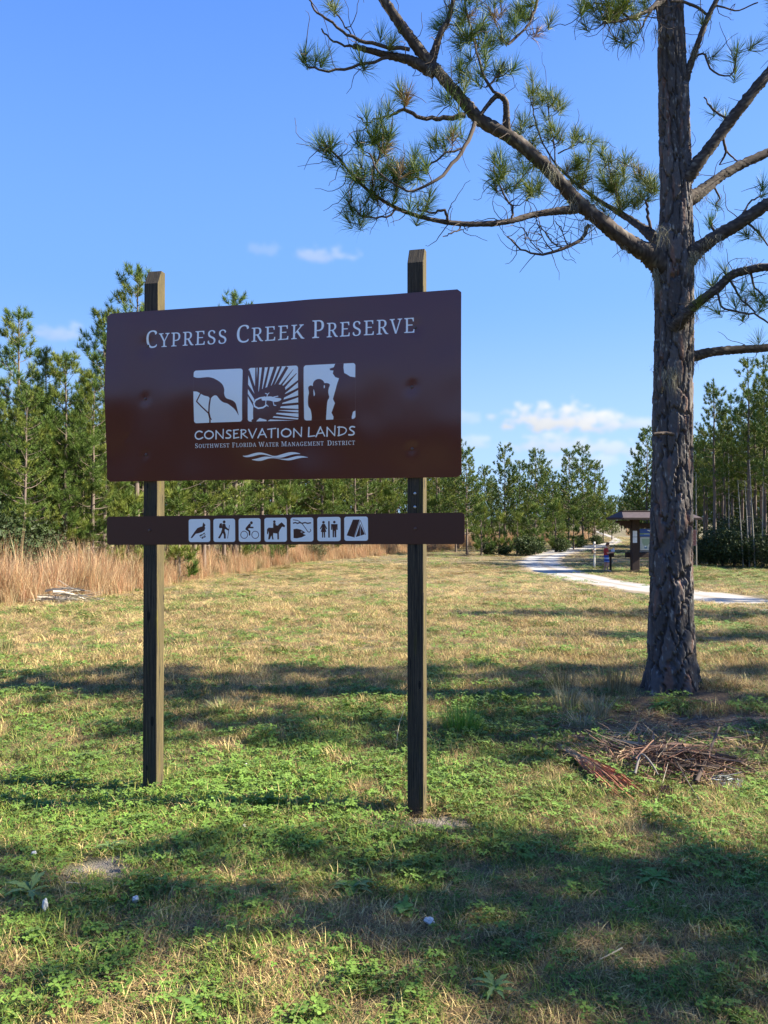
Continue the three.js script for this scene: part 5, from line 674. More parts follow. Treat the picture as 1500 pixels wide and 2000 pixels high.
{ // the visitor, facing +x, reading at the box
  const p = ground(1184.5, 1117), t = thing('person', 'person in red shirt and blue striped shorts reading beside the leaflet box', 'person', [p.x, p.y, p.z], -0.12), s = 57.5 * (-p.z / F) / 1.43; t.scale.setScalar(s);
  const smin = (a, b, k) => { const h = clamp(0.5 + 0.5 * (b - a) / k, 0, 1); return lerp(b, a, h) - k * h * (1 - h); };
  const cap = (q, a, b, ra, rb) => { const pa = q.clone().sub(a), ba = b.clone().sub(a), h = clamp(pa.dot(ba) / ba.lengthSq(), 0, 1); return pa.addScaledVector(ba, -h).length() - lerp(ra, rb, h); };
  const J = { neck: V3(0.0, 1.17, 0), chest: V3(-0.015, 1.04, 0), waist: V3(0, 0.86, 0), hip: V3(-0.01, 0.76, 0) }, bones = [[J.neck, V3(0.035, 1.25, 0), 0.045, 0.043], [J.chest, J.waist, 0.108, 0.1], [J.waist, J.hip, 0.1, 0.108]];
  for (const z of [-1, 1]) {
    const sh = V3(-0.01, 1.115, z * 0.135), el = V3(0.03 + 0.01 * z, 0.915, z * 0.165), wr = V3(0.215, 0.945, z * 0.085), hp = V3(0, 0.74, z * 0.07), kn = V3(0.02 + 0.03 * z, 0.42, z * 0.075), an = V3(-0.02 + 0.07 * z, 0.075, z * 0.08), toe = V3(an.x + 0.14, 0.035, z * 0.095);
    bones.push([V3(-0.01, 1.1, 0), sh, 0.075, 0.055], [sh, el, 0.047, 0.038], [el, wr, 0.037, 0.026], [hp, kn, 0.08, 0.056], [kn, V3(lerp(kn.x, an.x, 0.3) - 0.01, 0.32, an.z), 0.05, 0.052], [V3(lerp(kn.x, an.x, 0.3) - 0.01, 0.32, an.z), an, 0.052, 0.034], [an, toe, 0.04, 0.032]);
    const palm = V3(0.26, 0.95, z * 0.07); bones.push([wr, palm, 0.024, 0.026]);
    for (let f = 0; f < 4; f++) { const y = 0.975 - f * 0.016, L = [0.052, 0.06, 0.056, 0.044][f]; bones.push([V3(0.272, y - 0.005, z * 0.068), V3(0.272 + L, y - 0.012, z * 0.055), 0.0085, 0.008], [V3(0.272 + L, y - 0.012, z * 0.055), V3(0.272 + L + 0.01, y - 0.018, z * 0.028), 0.008, 0.0075]); }
    bones.push([V3(0.25, 0.968, z * 0.06), V3(0.275, 0.995, z * 0.035), 0.0095, 0.0085]);
  }
  const head = (q) => { const c = V3(0.06, 1.325, 0), d = q.clone().sub(c); d.applyAxisAngle(V3(0, 0, 1), 0.3); const e = Math.hypot(d.x / 0.083, d.y / 0.1, d.z / 0.073) - 1; let v = e * 0.078; v = smin(v, Math.hypot(d.x - 0.04, (d.y + 0.065) * 1.1, d.z * 1.1) - 0.042, 0.03); v = smin(v, Math.hypot((d.x - 0.09) * 1.2, d.y + 0.015, d.z * 1.6) - 0.017, 0.012); for (const z of [-1, 1]) { v = smin(v, Math.hypot((d.x + 0.005) * 1.2, (d.y + 0.01) * 0.8, (d.z - z * 0.076) * 2.4) - 0.022, 0.006); v = Math.max(v, 0.014 - Math.hypot(d.x - 0.085, d.y - 0.012, d.z - z * 0.03)); } return v; };
  const body = (q) => { let v = 1; for (const [a, b, ra, rb] of bones) v = smin(v, cap(q, a, b, ra, rb), ra < 0.012 ? 0.004 : 0.03); return smin(v, head(q), 0.02); };
  const skin = [0.5, 0.28, 0.2];
  part('body', netMesh(body, V3(-0.2, -0.02, -0.28), V3(0.4, 1.47, 0.28), 0.0105, (x, y, z) => y < 0.06 ? [0.55, 0.54, 0.52] : (Math.hypot(x - 0.13, y - 1.265, z * 0.6) < 0.014 ? [0.4, 0.14, 0.12] : skin)), matVC({ roughness: 0.6 }), t);
  const hair = (q) => Math.max(head(q) - 0.014, -(q.clone().sub(V3(0.125, 1.28, 0)).length() - 0.092), 1.275 - q.y + 0.25 * (q.x - 0.02));
  part('hair', netMesh(hair, V3(-0.12, 1.2, -0.14), V3(0.22, 1.47, 0.14), 0.01, () => [0.09, 0.042, 0.022]), matVC({ roughness: 0.8 }), t);
  const torso = (q) => { let v = 1; for (const [a, b, ra, rb] of bones) if (a.y > 0.75 && b.y > 0.75 && ra > 0.06) v = smin(v, cap(q, a, b, ra + 0.012, rb + 0.014), 0.04); return v; };
  const shirt = (q) => { let v = torso(q); for (const z of [-1, 1]) v = smin(v, Math.max(cap(q, V3(-0.01, 1.115, z * 0.135), V3(0.03 + 0.01 * z, 0.915, z * 0.165), 0.062, 0.06), 0.97 - q.y), 0.02); return Math.max(v, 0.74 - q.y, q.y - 1.165); };
  part('shirt', netMesh(shirt, V3(-0.2, 0.7, -0.28), V3(0.24, 1.2, 0.28), 0.012, (x, y, z) => x > 0.045 && Math.abs(z) < 0.11 ? [0.025, 0.03, 0.09] : [0.33, 0.03, 0.03]), matVC({ roughness: 0.9 }), t);
  const shorts = (q) => { let v = cap(q, V3(-0.01, 0.8, 0), V3(-0.01, 0.74, 0), 0.118, 0.12); for (const z of [-1, 1]) v = smin(v, cap(q, V3(0, 0.74, z * 0.07), V3(0.02 + 0.03 * z, 0.42, z * 0.078), 0.098, 0.088), 0.03); return Math.max(v, 0.47 - q.y, q.y - 0.82); };
  part('shorts', netMesh(shorts, V3(-0.2, 0.44, -0.25), V3(0.24, 0.86, 0.25), 0.012, (x, y) => (y > 0.63 && y < 0.7) || (y > 0.5 && y < 0.525) ? [0.3, 0.45, 0.8] : [0.02, 0.06, 0.28]), matVC({ roughness: 0.9 }), t);
  const pg = new THREE.PlaneGeometry(0.22, 0.2, 12, 4), pa = pg.attributes.position; for (let i = 0; i < pa.count; i++) pa.setZ(i, 0.025 * Math.sin(pa.getX(i) * 22)); pg.computeVertexNormals(); t.updateMatrixWorld(true);
  const q = solo('paper_sheet', pg, new THREE.MeshStandardMaterial({ color: lin(0.62, 0.66, 0.72), roughness: 0.8, side: THREE.DoubleSide }), 'pale folded paper held up by the person in the red shirt', 'paper'); q.position.copy(t.localToWorld(V3(0.3, 1.04, 0))); q.rotation.set(-0.5, -0.9, 0); q.scale.setScalar(s);
}

// ---------------------------------------------------------------- turf, weeds and tall grass
{
  const r = rng(2024);
  const bladeClump = (seed, n, h, wd, radius, bend, c1, c2, k = 0.3) => { const q = rng(seed), g = new GB(); for (let i = 0; i < n; i++) { const a = q() * 6.28, rr = radius * Math.sqrt(q()), p = V3(Math.cos(a) * rr, -0.005, Math.sin(a) * rr), o = q() * 6.28, out = V3(Math.cos(o), 0, Math.sin(o)), H = h * (0.45 + 0.75 * q()), B = bend * (0.3 + q()), pts = []; for (let s = 0; s <= 3; s++) { const t = s / 3; pts.push(p.clone().addScaledVector(out, H * B * t * t).add(V3(0, H * (t - 0.3 * B * t * t), 0))); } const c = vary(q() < 0.5 ? c1 : c2, q, k); g.ribbon(pts, wd * (0.6 + 0.7 * q()), V3(-out.z, 0, out.x).lerp(perp(V3(0, 1, 0), q), 0.3).normalize(), c, c.map((x) => x * 1.12)); } return g.geo(); };
  const weedClump = (seed, n, h, radius, leaf, c) => { // small trefoil leaves on short stems
    const q = rng(seed), g = new GB(); for (let i = 0; i < n; i++) { const a = q() * 6.28, rr = radius * Math.sqrt(q()), p = V3(Math.cos(a) * rr, 0, Math.sin(a) * rr), top = p.clone().add(V3((q() - 0.5) * h * 0.8, h * (0.35 + 0.8 * q()), (q() - 0.5) * h * 0.8)), cc = vary(c, q, 0.28); g.blade(p, top, 0.0012, perp(V3(0, 1, 0), q), cc);
      const up = V3((q() - 0.5) * 0.9, 1, (q() - 0.5) * 0.9).normalize(), s0 = perp(up, q), s1 = up.clone().cross(s0); for (let j = 0; j < 3; j++) { const b = j * 2.094 + 0.3 * q(), d = s0.clone().multiplyScalar(Math.cos(b)).addScaledVector(s1, Math.sin(b)), e = up.clone().cross(d), L = leaf * (0.7 + 0.5 * q()), k = g.count, N3 = [up.x, up.y, up.z], pt = (u, v, w) => { const x = top.clone().addScaledVector(d, u * L).addScaledVector(e, v * L).addScaledVector(up, w * L); return g.v(x.x, x.y, x.z, ...N3, cc); }; pt(0, 0, 0); pt(0.45, 0.36, 0.1); pt(0.9, 0.3, 0.06); pt(1.0, 0, -0.06); pt(0.9, -0.3, 0.06); pt(0.45, -0.36, 0.1); for (let m = 1; m < 5; m++) g.tri(k, k + m + 1, k + m); } } return g.geo(); };
  const GREEN = [0.13, 0.195, 0.032], GREEN2 = [0.2, 0.24, 0.05], STRAW = [0.5, 0.385, 0.17], STRAW2 = [0.4, 0.29, 0.12], BROWNG = [0.21, 0.135, 0.07], CLOVER = [0.105, 0.2, 0.028];
  const kinds = {
    green: [bladeClump(1, 11, 0.06, 0.0022, 0.035, 0.9, GREEN, GREEN2), bladeClump(2, 9, 0.075, 0.0026, 0.04, 1.1, GREEN2, GREEN)],
    broad: [bladeClump(3, 7, 0.055, 0.0042, 0.03, 1.3, GREEN, GREEN2)],
    dry: [bladeClump(4, 13, 0.055, 0.0016, 0.045, 1.5, STRAW, STRAW2), bladeClump(5, 12, 0.065, 0.0017, 0.045, 1.2, STRAW, BROWNG)],
    clover: [weedClump(6, 9, 0.034, 0.05, 0.0115, CLOVER), weedClump(7, 6, 0.045, 0.045, 0.0155, [0.13, 0.215, 0.035])],
    thatch: [bladeClump(8, 8, 0.09, 0.0013, 0.05, 2.6, STRAW2, BROWNG)],
  };
  // patches: a dozen clumps joined, so that a square metre needs few copies
  const patch = (list, seed, n) => { const q = rng(seed), P = [], Nn = [], C = [], I = [], m = new THREE.Matrix4(), e = new THREE.Euler(), v = V3(0, 0, 0); for (let i = 0; i < n; i++) { const g = list[Math.floor(q() * list.length)], a = q() * 6.28, rr = 0.15 * Math.pow(q(), 0.6), s = 0.75 + 0.5 * q(), f = 0.8 + 0.4 * q(); e.set((q() - 0.5) * 0.4, q() * 6.28, (q() - 0.5) * 0.4); m.makeRotationFromEuler(e); const p = g.attributes.position, nn = g.attributes.normal, c = g.attributes.color, o = P.length / 3; for (let k = 0; k < p.count; k++) { v.fromBufferAttribute(p, k).applyMatrix4(m).multiplyScalar(s); P.push(v.x + Math.cos(a) * rr, v.y, v.z + Math.sin(a) * rr); v.fromBufferAttribute(nn, k).applyMatrix4(m); Nn.push(v.x, v.y, v.z); C.push(c.getX(k) * f, c.getY(k) * f, c.getZ(k) * f); } for (let k = 0; k < g.index.count; k++) I.push(g.index.getX(k) + o); } const b = new GB(); b.p = P; b.n = Nn; b.c = C; b.i = I; return b.geo(); };
  const mix = (w) => Object.entries(w).flatMap(([k, n]) => Array.from({ length: n }, (_, i) => kinds[k][i % kinds[k].length])), turf = {
    dry: { dry: 15, thatch: 4, green: 2, clover: 1 }, green: { green: 10, broad: 3, dry: 6, clover: 2, thatch: 1 }, clover: { clover: 12, green: 4, dry: 3, broad: 1 } };
  const patches = {}; { let sd = 100; for (const k in turf) patches[k] = [0, 1, 2, 3, 4, 5].map(() => patch(mix(turf[k]), sd++, 28)); }
  const sets = {}; for (const k in patches) sets[k] = patches[k].map(() => ({ m: [], c: [] }));
  const M = new THREE.Matrix4(), Q = new THREE.Quaternion(), E = new THREE.Euler();
  const place = (kind, x, z, s, sy, tint) => { const v = Math.floor(r() * sets[kind].length), b = sets[kind][v]; E.set((r() - 0.5) * 0.3, r() * 6.28, (r() - 0.5) * 0.3); Q.setFromEuler(E); M.compose(V3(x, height(x, z), z), Q, V3(s, s * sy, s)); b.m.push(M.clone()); b.c.push(tint); };
  for (const [d0, d1, rho, s0, s1] of [[1.8, 5, 86, 0.75, 0.9], [5, 10, 42, 0.9, 1.3], [10, 20, 12, 1.35, 2.2], [20, 45, 2.4, 2.3, 4], [45, 120, 0.4, 4.2, 6.5]]) {
    const area = 0.7 * (d1 * d1 - d0 * d0) + 2 * (d1 - d0), n = Math.round(area * rho);
    for (let i = 0; i < n; i++) {
      const d = Math.sqrt(lerp(d0 * d0, d1 * d1, (i * 0.7548776662 + 0.07 * d0) % 1)) + (r() - 0.5) * 0.06, x = (((i * 0.569840291 + 0.31) % 1) * 2 - 1) * (0.7 * d + 1) + (r() - 0.5) * 0.06, z = -d; // evenly strewn
      const sd = sandy(x, z); if (r() < sd * 0.85 || r() < littered(x, z) * 0.55) continue; if (d > 18 && nearRoad(x + (r() - 0.5) * 0.9, z + (r() - 0.5) * 1.4)) continue; if (Math.hypot(x - TREE.x, z - TREE.z) < 0.27) continue;
      const dr = dryness(x, z), lu = lushness(x, z), s = lerp(s0, s1, (d - d0) / (d1 - d0)) * (0.7 + 0.6 * r()), far = smooth(9, 26, d), tone = 0.85 + 0.3 * r() + 0.25 * N(x * 0.6, z * 0.6, 3), t = lin(tone, tone, tone);
      const kind = r() < dr * 0.95 + 0.02 ? 'dry' : far < 0.5 && r() < lu * 0.8 ? 'clover' : 'green';
      place(kind, x, z, s, (0.7 + 0.5 * r()) * (d < 10 ? 0.75 + 0.5 * lu : lerp(0.75, 0.3, smooth(10, 34, d))), t);
    }
  }
  const names = { green: 'grass_turf', dry: 'dry_turf', clover: 'clover_turf' }, labels = { green: 'short green turf grass mixed with straw across the clearing', dry: 'straw-coloured dry turf grass covering the clearing', clover: 'low green clover-like ground cover in the foreground turf' };
  const grassMat = leafMat({ roughness: 0.7, transmission: 0.3 });
  for (const k in sets) sets[k].forEach((b, v) => { if (!b.m.length) return; const o = new THREE.InstancedMesh(patches[k][v], grassMat, b.m.length); b.m.forEach((m, i) => { o.setMatrixAt(i, m); o.setColorAt(i, b.c[i]); }); o.name = numbered(names[k]); o.castShadow = o.receiveShadow = true; o.userData = { label: labels[k], category: 'grass', kind: 'stuff' }; scene.add(o); });
  // tall broomsedge
  const TAN = [0.4, 0.21, 0.105], PALE = [0.47, 0.36, 0.21], OLIVE = [0.2, 0.19, 0.09];
  const tall = [bladeClump(51, 42, 1.15, 0.0042, 0.2, 0.55, TAN, PALE, 0.3), bladeClump(52, 42, 0.95, 0.0042, 0.24, 0.8, PALE, [0.46, 0.3, 0.17], 0.3), bladeClump(53, 36, 0.8, 0.005, 0.24, 0.9, OLIVE, PALE, 0.35)], buf = tall.map(() => ({ m: [], c: [] }));
  const tallAt = (x, z, s) => { const k = r() < 0.45 ? 0 : r() < 0.7 ? 1 : 2, b = buf[k]; E.set((r() - 0.5) * 0.3, r() * 6.28, (r() - 0.5) * 0.3); Q.setFromEuler(E); M.compose(V3(x, height(x, z), z), Q, V3(s, s * (0.6 + 0.75 * r()), s)); b.m.push(M.clone()); const t = 0.85 + 0.35 * r(); b.c.push(lin(t, t * (0.92 + 0.12 * r()), t)); };
  // front edge of the stand, as a line on the ground
  const edge = [[-300, 1205], [-60, 1192], [60, 1182], [200, 1165], [300, 1148], [400, 1130], [520, 1112], [620, 1098], [720, 1088], [800, 1080], [880, 1075]].map(([x, y]) => ground(x, y));
  for (let i = 0; i < 9000; i++) { const f = r() * (edge.length - 1), k = Math.floor(f), e = edge[k].clone().lerp(edge[Math.min(k + 1, edge.length - 1)], f - k), back = Math.pow(r(), 1.3) * 11, dist = Math.hypot(e.x, e.z), dirx = e.x / dist, dirz = e.z / dist, x = e.x + dirx * back + (r() - 0.5) * 0.5, z = e.z + dirz * back + 0.7 * N(f * 4, back, 3); const dens = 0.56 + 1.4 * N(x * 0.55, z * 0.55, 6); if (r() > dens + (back < 1 ? -0.15 : 0.15)) continue; tallAt(x, z, (back < 0.8 ? 0.55 + 0.4 * back : 1.08) * (0.6 + 0.6 * r()) * (f > 5 ? 0.9 : 1)); }
  const edge2 = [[870, 1072], [940, 1066], [1010, 1064], [1080, 1060], [1140, 1054], [1155, 1047]].map(([x, y]) => ground(x, y));
  for (let i = 0; i < 3600; i++) { const f = r() * (edge2.length - 1), k = Math.floor(f), e = edge2[k].clone().lerp(edge2[Math.min(k + 1, edge2.length - 1)], f - k), back = r() * 14, dist = Math.hypot(e.x, e.z), x = e.x * (1 + back / dist) + (r() - 0.5), z = e.z * (1 + back / dist); if (nearRoad(x, z)) continue; tallAt(x, z, 0.8 + 0.5 * r()); }
  const e3 = [[1365, 1094], [1500, 1093], [1640, 1094]].map(([x, y]) => ground(x, y)); for (let i = 0; i < 1600; i++) { const f = r() * 2, k = Math.min(Math.floor(f), 1), e = e3[k].clone().lerp(e3[k + 1], f - k), back = r() * 14; tallAt(e.x * (1 + back / 45), e.z * (1 + back / 45), 0.5 + 0.6 * r()); }
  const e4 = [[1225, 1046], [1290, 1048], [1345, 1056]].map(([x, y]) => ground(x, y)); for (let i = 0; i < 700; i++) { const f = r() * 2, k = Math.min(Math.floor(f), 1), e = e4[k].clone().lerp(e4[k + 1], f - k), back = r() * 20; tallAt(e.x * (1 + back / 90), e.z * (1 + back / 90), 0.8 + 0.6 * r()); }
  const tallMat = leafMat({ roughness: 0.8, transmission: 0.3 });
  buf.forEach((b, v) => { const o = new THREE.InstancedMesh(tall[v], tallMat, b.m.length); b.m.forEach((m, i) => { o.setMatrixAt(i, m); o.setColorAt(i, b.c[i]); }); o.name = numbered('tall_grass'); o.castShadow = o.receiveShadow = true; o.userData = { label: ['tall orange-tan broomsedge standing in front of the pines', 'tall pale straw grass standing in front of the pines', 'tall olive-brown grass mixed into the tan stand'][v], category: 'tall grass', kind: 'stuff' }; scene.add(o); });
}
{ // single plants and litter
  const r = rng(88), plantMat = leafMat({ roughness: 0.55, transmission: 0.3 });
  const leafShape = (L, W, lobes, c, seed) => { const q = rng(seed), g = new GB(), n = 9, cc = vary(c, q, 0.15); for (let i = 0; i <= n; i++) { const t = i / n, w = W * Math.sin(Math.PI * Math.pow(t, 0.8)) * (lobes ? 0.72 + 0.32 * Math.cos(i * 2.2) : 1) + 0.001, y = L * (0.55 * t - 0.45 * t * t), z = L * t * 0.95; for (const s of [-1, 0, 1]) g.v(s * w, y + (s ? 0.12 * w : -0.1 * w), z, 0, 1, 0, cc.map((x) => x * (s ? 1 : 1.25))); if (i) { const k = g.count - 6; for (const o of [0, 1]) { g.tri(k + o, k + o + 1, k + 3 + o); g.tri(k + o + 1, k + 4 + o, k + 3 + o); } } } return g.geo(true); };
  const leaves = [leafShape(0.11, 0.02, true, [0.1, 0.18, 0.035], 1), leafShape(0.1, 0.024, false, [0.1, 0.2, 0.03], 2), leafShape(0.12, 0.017, true, [0.13, 0.19, 0.06], 3), leafShape(0.08, 0.026, false, [0.14, 0.24, 0.04], 4)];
  for (const [px, py, n, s, v, label] of [[355, 1655, 11, 0.8, 1, 'bright green leafy weed in the shade in front of the two sign posts'], [688, 1748, 16, 1.0, 2, 'grey-green lobed thistle rosette spreading in shaded turf'], [1275, 1728, 16, 1.0, 0, 'dark green dandelion-like rosette in the shade below the debris pile'], [790, 1790, 12, 0.85, 3, 'pale green round-leaved weed beside a crumpled dry leaf'], [380, 1985, 10, 0.7, 3, 'round-leaved weed at the edge of the straw patch'], [965, 1945, 12, 0.75, 2, 'thistle rosette amid sunlit mixed turf'], [215, 1665, 10, 0.75, 2, 'blue-green weed rosette near the bare sand spot'], [60, 1755, 14, 1.1, 2, 'large spreading grey-green weed beside a white stone'], [470, 1590, 10, 0.8, 0, 'low weed rosette between the sign posts'], [1290, 1385, 10, 1.2, 1, 'leafy green weed at the foot of the big pine']]) {
    const p = ground(px, py), t = thing('broadleaf_weed', label, 'weed', [p.x, p.y, p.z], r() * 6.28); for (let i = 0; i < n; i++) { const m = part('leaf', leaves[(v + (r() < 0.2 ? 1 : 0)) % 4], plantMat, t), q = s * (0.65 + 0.5 * r()); m.rotation.set(0, i * 2.4 + r() * 0.5, 0); m.rotateX(0.25 - 0.5 * r()); m.scale.setScalar(q); m.position.y = 0.01 + 0.03 * i / n; }
  }
  const tuftObj = (px, py, n, h, wd, rad, c1, c2, label, bend = 0.5) => { const p = ground(px, py), g = new GB(); for (let i = 0; i < n; i++) { const a = r() * 6.28, rr = rad * Math.sqrt(r()), b = V3(Math.cos(a) * rr, 0, Math.sin(a) * rr), o = a + (r() - 0.5), out = V3(Math.cos(o), 0, Math.sin(o)), H = h * (0.5 + 0.6 * r()), B = bend * (0.2 + r()), pts = []; for (let s = 0; s <= 4; s++) { const t = s / 4; pts.push(b.clone().addScaledVector(out, H * B * t * t).add(V3(0, H * (t - 0.35 * B * t * t), 0))); } const c = vary(r() < 0.6 ? c1 : c2, r, 0.25); g.ribbon(pts, wd, V3(-out.z, 0, out.x), c); } const m = solo('grass_tussock', g.geo(), plantMat, label, 'grass tuft'); m.position.copy(p); };
  tuftObj(900, 1435, 260, 0.26, 0.003, 0.15, [0.13, 0.3, 0.04], [0.2, 0.33, 0.06], 'bright green grass tussock behind the sign post beside the debris', 0.55);
  tuftObj(435, 1392, 140, 0.16, 0.003, 0.11, [0.25, 0.28, 0.1], [0.38, 0.3, 0.15], 'straw and green tussock lying in the sun between the sign posts', 0.9);
  tuftObj(1110, 1385, 150, 0.28, 0.003, 0.12, [0.3, 0.3, 0.18], [0.42, 0.38, 0.25], 'pale bleached tussock in the shade by the big pine', 0.5); tuftObj(1165, 1405, 150, 0.25, 0.003, 0.12, [0.32, 0.3, 0.18], [0.42, 0.36, 0.22], 'straw tussock nearest the foot of the big pine', 0.6); tuftObj(1135, 1430, 130, 0.2, 0.003, 0.1, [0.34, 0.32, 0.2], [0.42, 0.38, 0.25], 'small bleached tussock in front of two others by the pine', 0.8); tuftObj(1200, 1350, 170, 0.32, 0.003, 0.2, [0.36, 0.3, 0.16], [0.3, 0.22, 0.1], 'tall wispy dry grass behind the pine-foot tussocks', 0.5);
  tuftObj(1100, 1345, 150, 0.24, 0.003, 0.2, [0.36, 0.3, 0.16], [0.2, 0.2, 0.08], 'wispy brown grass tuft left of the pine in its shadow', 0.5); tuftObj(10, 1275, 120, 0.22, 0.003, 0.14, [0.12, 0.18, 0.05], [0.2, 0.2, 0.08], 'dark green tussock in the shade at the meadow side', 0.5);
  // debris heap below the pine: dead sticks, fronds and straw
  const sticks = (px, py, n, L, rad, w, hgt, cols, seed, name, label, cat, dirBias) => { const q = rng(seed), p = ground(px, py), g = new GB(); for (let i = 0; i < n; i++) { const a = q() * 6.28, rr = Math.sqrt(q()), b = V3(Math.cos(a) * rr * rad[0], hgt * (1 - rr * rr) * q() + 0.01, Math.sin(a) * rr * rad[1]); const o = dirBias === undefined ? q() * 6.28 : dirBias + (q() - 0.5) * 1.6, d = V3(Math.cos(o), (q() - 0.45) * 0.5, Math.sin(o)).normalize(), l = L * (0.4 + 0.9 * q()), pts = []; let x = b.clone().addScaledVector(d, -l / 2); for (let s = 0; s <= 5; s++) { pts.push(x.clone()); d.add(V3((q() - 0.5) * 0.4, (q() - 0.55) * 0.35, (q() - 0.5) * 0.4)).normalize(); x = x.addScaledVector(d, l / 5); x.y = Math.max(x.y, height(p.x + x.x, p.z + x.z) - p.y + 0.004); } const c = vary(cols[Math.floor(q() * cols.length)], q, 0.3), ww = w * (0.5 + q()) * (q() < 0.05 ? 3 : 1); if (q() < 0.22) g.tube(pts, { a: ww * 1.4, b: ww * 0.6 }, 4, c); else g.ribbon(pts, ww, perp(d, q), c, c, 0.6); } const m = solo(name, g.geo(), matVC({ side: THREE.DoubleSide }), label, cat); m.position.copy(p); return m; };
  const DEAD = [[0.16, 0.1, 0.065], [0.24, 0.15, 0.1], [0.3, 0.22, 0.14], [0.11, 0.07, 0.05]];
  sticks(1325, 1505, 1300, 0.3, [0.5, 0.3], 0.0022, 0.17, [[0.17, 0.085, 0.055], [0.22, 0.12, 0.075], [0.3, 0.21, 0.13], [0.1, 0.06, 0.045], [0.07, 0.045, 0.035]], 3, 'brush_pile', 'heap of dead brown twigs and needles below the big pine', 'brush pile');
  sticks(1185, 1445, 1100, 0.28, [0.75, 0.42], 0.0022, 0.06, [...DEAD, [0.4, 0.31, 0.18]], 4, 'dead_grass_litter', 'loose mat of dead grass and straw spread before the big pine', 'litter'); sticks(1440, 1445, 520, 0.28, [0.5, 0.34], 0.0024, 0.05, DEAD, 6, 'dead_grass_litter', 'thin brown litter on the sandy ground to the right of the pine foot', 'litter');
  sticks(1345, 1415, 2200, 0.17, [1.15, 0.55], 0.0017, 0.025, [[0.2, 0.11, 0.065], [0.27, 0.17, 0.1], [0.34, 0.25, 0.15], [0.12, 0.075, 0.05]], 41, 'needle_litter', 'rusty fallen needles and straw covering the earth around the big pine', 'litter'); sticks(1235, 1480, 420, 0.36, [0.4, 0.26], 0.003, 0.14, DEAD, 43, 'brush_pile', 'loose scatter of dead stems between the fallen frond and the pine', 'brush pile'); sticks(1418, 1535, 200, 0.09, [0.13, 0.075], 0.0022, 0.06, [[0.34, 0.35, 0.36], [0.26, 0.27, 0.28]], 5, 'lichen_clump', 'curly grey lichen clump at the end of the brush pile', 'lichen');
  { // fallen brown frond, stem end towards the pine
    const A = ground(1075, 1455), B = ground(1215, 1548), g = new GB(), d = B.clone().sub(A), Lt = d.length(); d.normalize(); const s = V3(-d.z, 0, d.x); for (let i = 0; i < 420; i++) { const u0 = r() * 0.7, len = Lt * (0.25 + 0.3 * r()), sp = (r() - 0.5), spread = 0.03 + 0.14 * u0, pts = []; for (let k = 0; k <= 4; k++) { const t = k / 4, u = u0 + len / Lt * t; const pp = d.clone().multiplyScalar(Lt * u).addScaledVector(s, sp * (spread + 0.24 * Math.max(0, u - 0.45))).add(V3(0, 0.012 + 0.04 * Math.sin(Math.min(u, 1) * 3.1) * (1 - Math.abs(sp)) + 0.02 * r(), 0)); pp.y += height(A.x + pp.x, A.z + pp.z) - A.y; pts.push(pp); } const red = smooth(0.35, 0.75, u0 + 0.15 * r()), c = [0, 1, 2].map((k) => lerp([0.33, 0.24, 0.14][k], [0.33, 0.13, 0.065][k], red)); g.ribbon(pts, 0.003, perp(d, r), vary(c, r, 0.3), vary(c, r, 0.3), 0.5); }
    solo('fallen_frond', g.geo(), matVC({ side: THREE.DoubleSide }), 'fallen dead palm frond, straw stem fanning to rust-red tips', 'frond').position.copy(A);
  }
  const rod = (name, label, list, rad, c, cat) => { const P = list.map(([px, py, h]) => { const v = ground(px, py); v.y += h; return v; }), o = P[0].clone(), g = new GB(); g.tube(curve(P.map((p) => p.clone().sub(o)), 16), { a: rad, b: rad * 0.5 }, 6, c, 0.2, 3); solo(name, g.geo(), barkMat, label, cat).position.copy(o); };
  rod('fallen_stick', 'pale forked stick propped against the front of the brush pile', [[1375, 1580, 0.015], [1345, 1545, 0.05], [1310, 1505, 0.13]], 0.0045, [0.17, 0.14, 0.11], 'stick'); rod('fallen_stick', 'thin pale stick leaning forward from the brush pile', [[1275, 1585, 0.01], [1290, 1555, 0.04], [1305, 1520, 0.1]], 0.0035, [0.28, 0.24, 0.19], 'stick'); rod('fallen_stick', 'dark thick broken branch sticking out of the brush pile', [[1360, 1540, 0.04], [1385, 1505, 0.12], [1405, 1475, 0.2]], 0.014, [0.07, 0.05, 0.04], 'stick'); rod('fallen_stick', 'grey knobbly stick lying on top of the brush pile', [[1240, 1530, 0.06], [1252, 1520, 0.15], [1275, 1540, 0.14], [1285, 1545, 0.1]], 0.009, [0.16, 0.145, 0.13], 'stick'); rod('fallen_stick', 'weathered upright snag beside the debris heap', [[1282, 1490, 0.0], [1280, 1488, 0.1], [1276, 1486, 0.2]], 0.009, [0.2, 0.17, 0.15], 'stick'); rod('fallen_stick', 'pale straight twig lying in sunlit turf below the brush pile', [[1215, 1862, 0.02], [1190, 1878, 0.025], [1172, 1884, 0.02]], 0.004, [0.5, 0.42, 0.28], 'stick'); rod('fallen_stick', 'bent straw stalk lying by the bare sand spot', [[130, 1732, 0.02], [180, 1736, 0.02]], 0.0035, [0.5, 0.43, 0.3], 'stick'); rod('grass_stalk', 'dry bent stalk standing beside the foot of the right-hand post', [[772, 1480, 0.0], [780, 1440, 0.1], [795, 1420, 0.2]], 0.003, [0.42, 0.34, 0.2], 'stalk');
  sticks(130, 1178, 150, 0.9, [0.75, 0.4], 0.007, 0.42, [[0.34, 0.3, 0.24], [0.26, 0.23, 0.18], [0.4, 0.36, 0.29]], 12, 'branch_pile', 'low heap of bleached cut branches at the front of the tan grass', 'branch pile', 0.2);
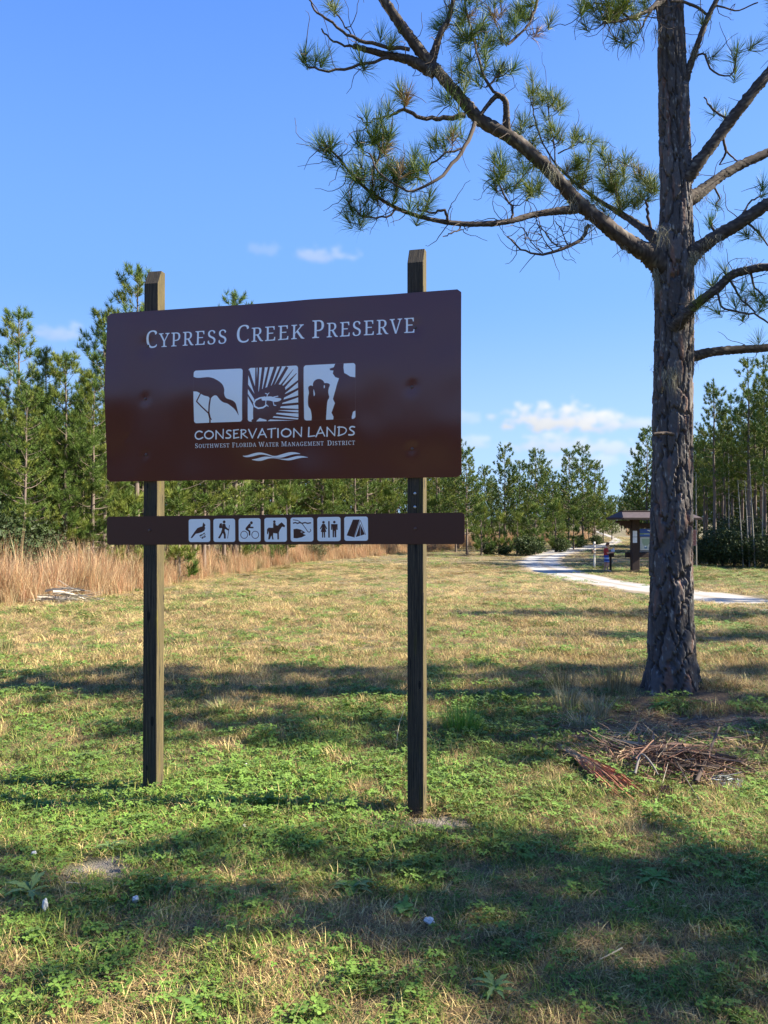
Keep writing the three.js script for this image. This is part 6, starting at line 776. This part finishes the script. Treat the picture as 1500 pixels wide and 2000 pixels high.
  { // pine cone with scales
    const p = ground(1298, 1560), t = thing('pine_cone', 'open reddish-brown pine cone in front of the brush pile', 'pine cone', [p.x, p.y + 0.03, p.z], 0.6); const g = new THREE.SphereGeometry(0.02, 10, 8); g.scale(1.6, 1, 1); const cm = new THREE.MeshStandardMaterial({ color: lin(0.14, 0.06, 0.045), roughness: 0.8 }); part('core', g, cm, t); const sc = new GB(); for (let i = 0; i < 70; i++) { const u = i / 70, a = i * 2.4, rr = 0.02 + 0.02 * Math.sin(u * 3.1), b = V3(-0.035 + 0.07 * u, Math.cos(a) * 0.016, Math.sin(a) * 0.016), e = V3(-0.03 + 0.08 * u, Math.cos(a) * (rr + 0.008), Math.sin(a) * (rr + 0.008)); sc.blade(e, b, 0.008, V3(0, -Math.sin(a), Math.cos(a)), vary([0.17, 0.075, 0.06], r, 0.3)); } part('scales', sc.geo(), matVC({ side: THREE.DoubleSide }), t).userData.kind = 'stuff';
  }
  const stone = (seed, sx, sy, sz) => { const g = new THREE.IcosahedronGeometry(1, 3), p = g.attributes.position; for (let i = 0; i < p.count; i++) { const v = V3(p.getX(i), p.getY(i), p.getZ(i)), k = 1 + 0.35 * N(v.x * 1.3 + seed, v.y * 1.3, v.z * 1.3) + 0.1 * N(v.x * 4 + seed, v.y * 4, v.z * 4); p.setXYZ(i, v.x * k * sx, v.y * k * sy, v.z * k * sz); } g.computeVertexNormals(); return g; };
  const chalk = new THREE.MeshStandardMaterial({ color: lin(0.52, 0.51, 0.48), roughness: 0.9 });
  for (const [px, py, s, k, label] of [[88, 1790, [0.012, 0.026, 0.012], 1, 'upright squarish white stone beside the large grey-green weed'], [265, 1772, [0.016, 0.014, 0.014], 2, 'small rounded white stone in shaded turf near the straw stalk'], [66, 1679, [0.013, 0.011, 0.012], 3, 'tiny white stone in turf beyond the large grey-green weed'], [481, 1503, [0.014, 0.012, 0.014], 4, 'round white stone in sunlit turf between the sign posts'], [477, 1622, [0.015, 0.007, 0.01], 5, 'flat white stone chip in front of the sign posts'], [838, 1813, [0.022, 0.012, 0.018], 6, 'crumpled pale dry leaf lump beside the round-leaved weed']]) { const p = ground(px, py), m = solo('white_stone', stone(k * 3.1, ...s), chalk, label, 'stone'); m.position.set(p.x, p.y + s[1] * 1.1 + 0.018, p.z); m.rotation.y = k; }
}
renderer.render(scene, camera);
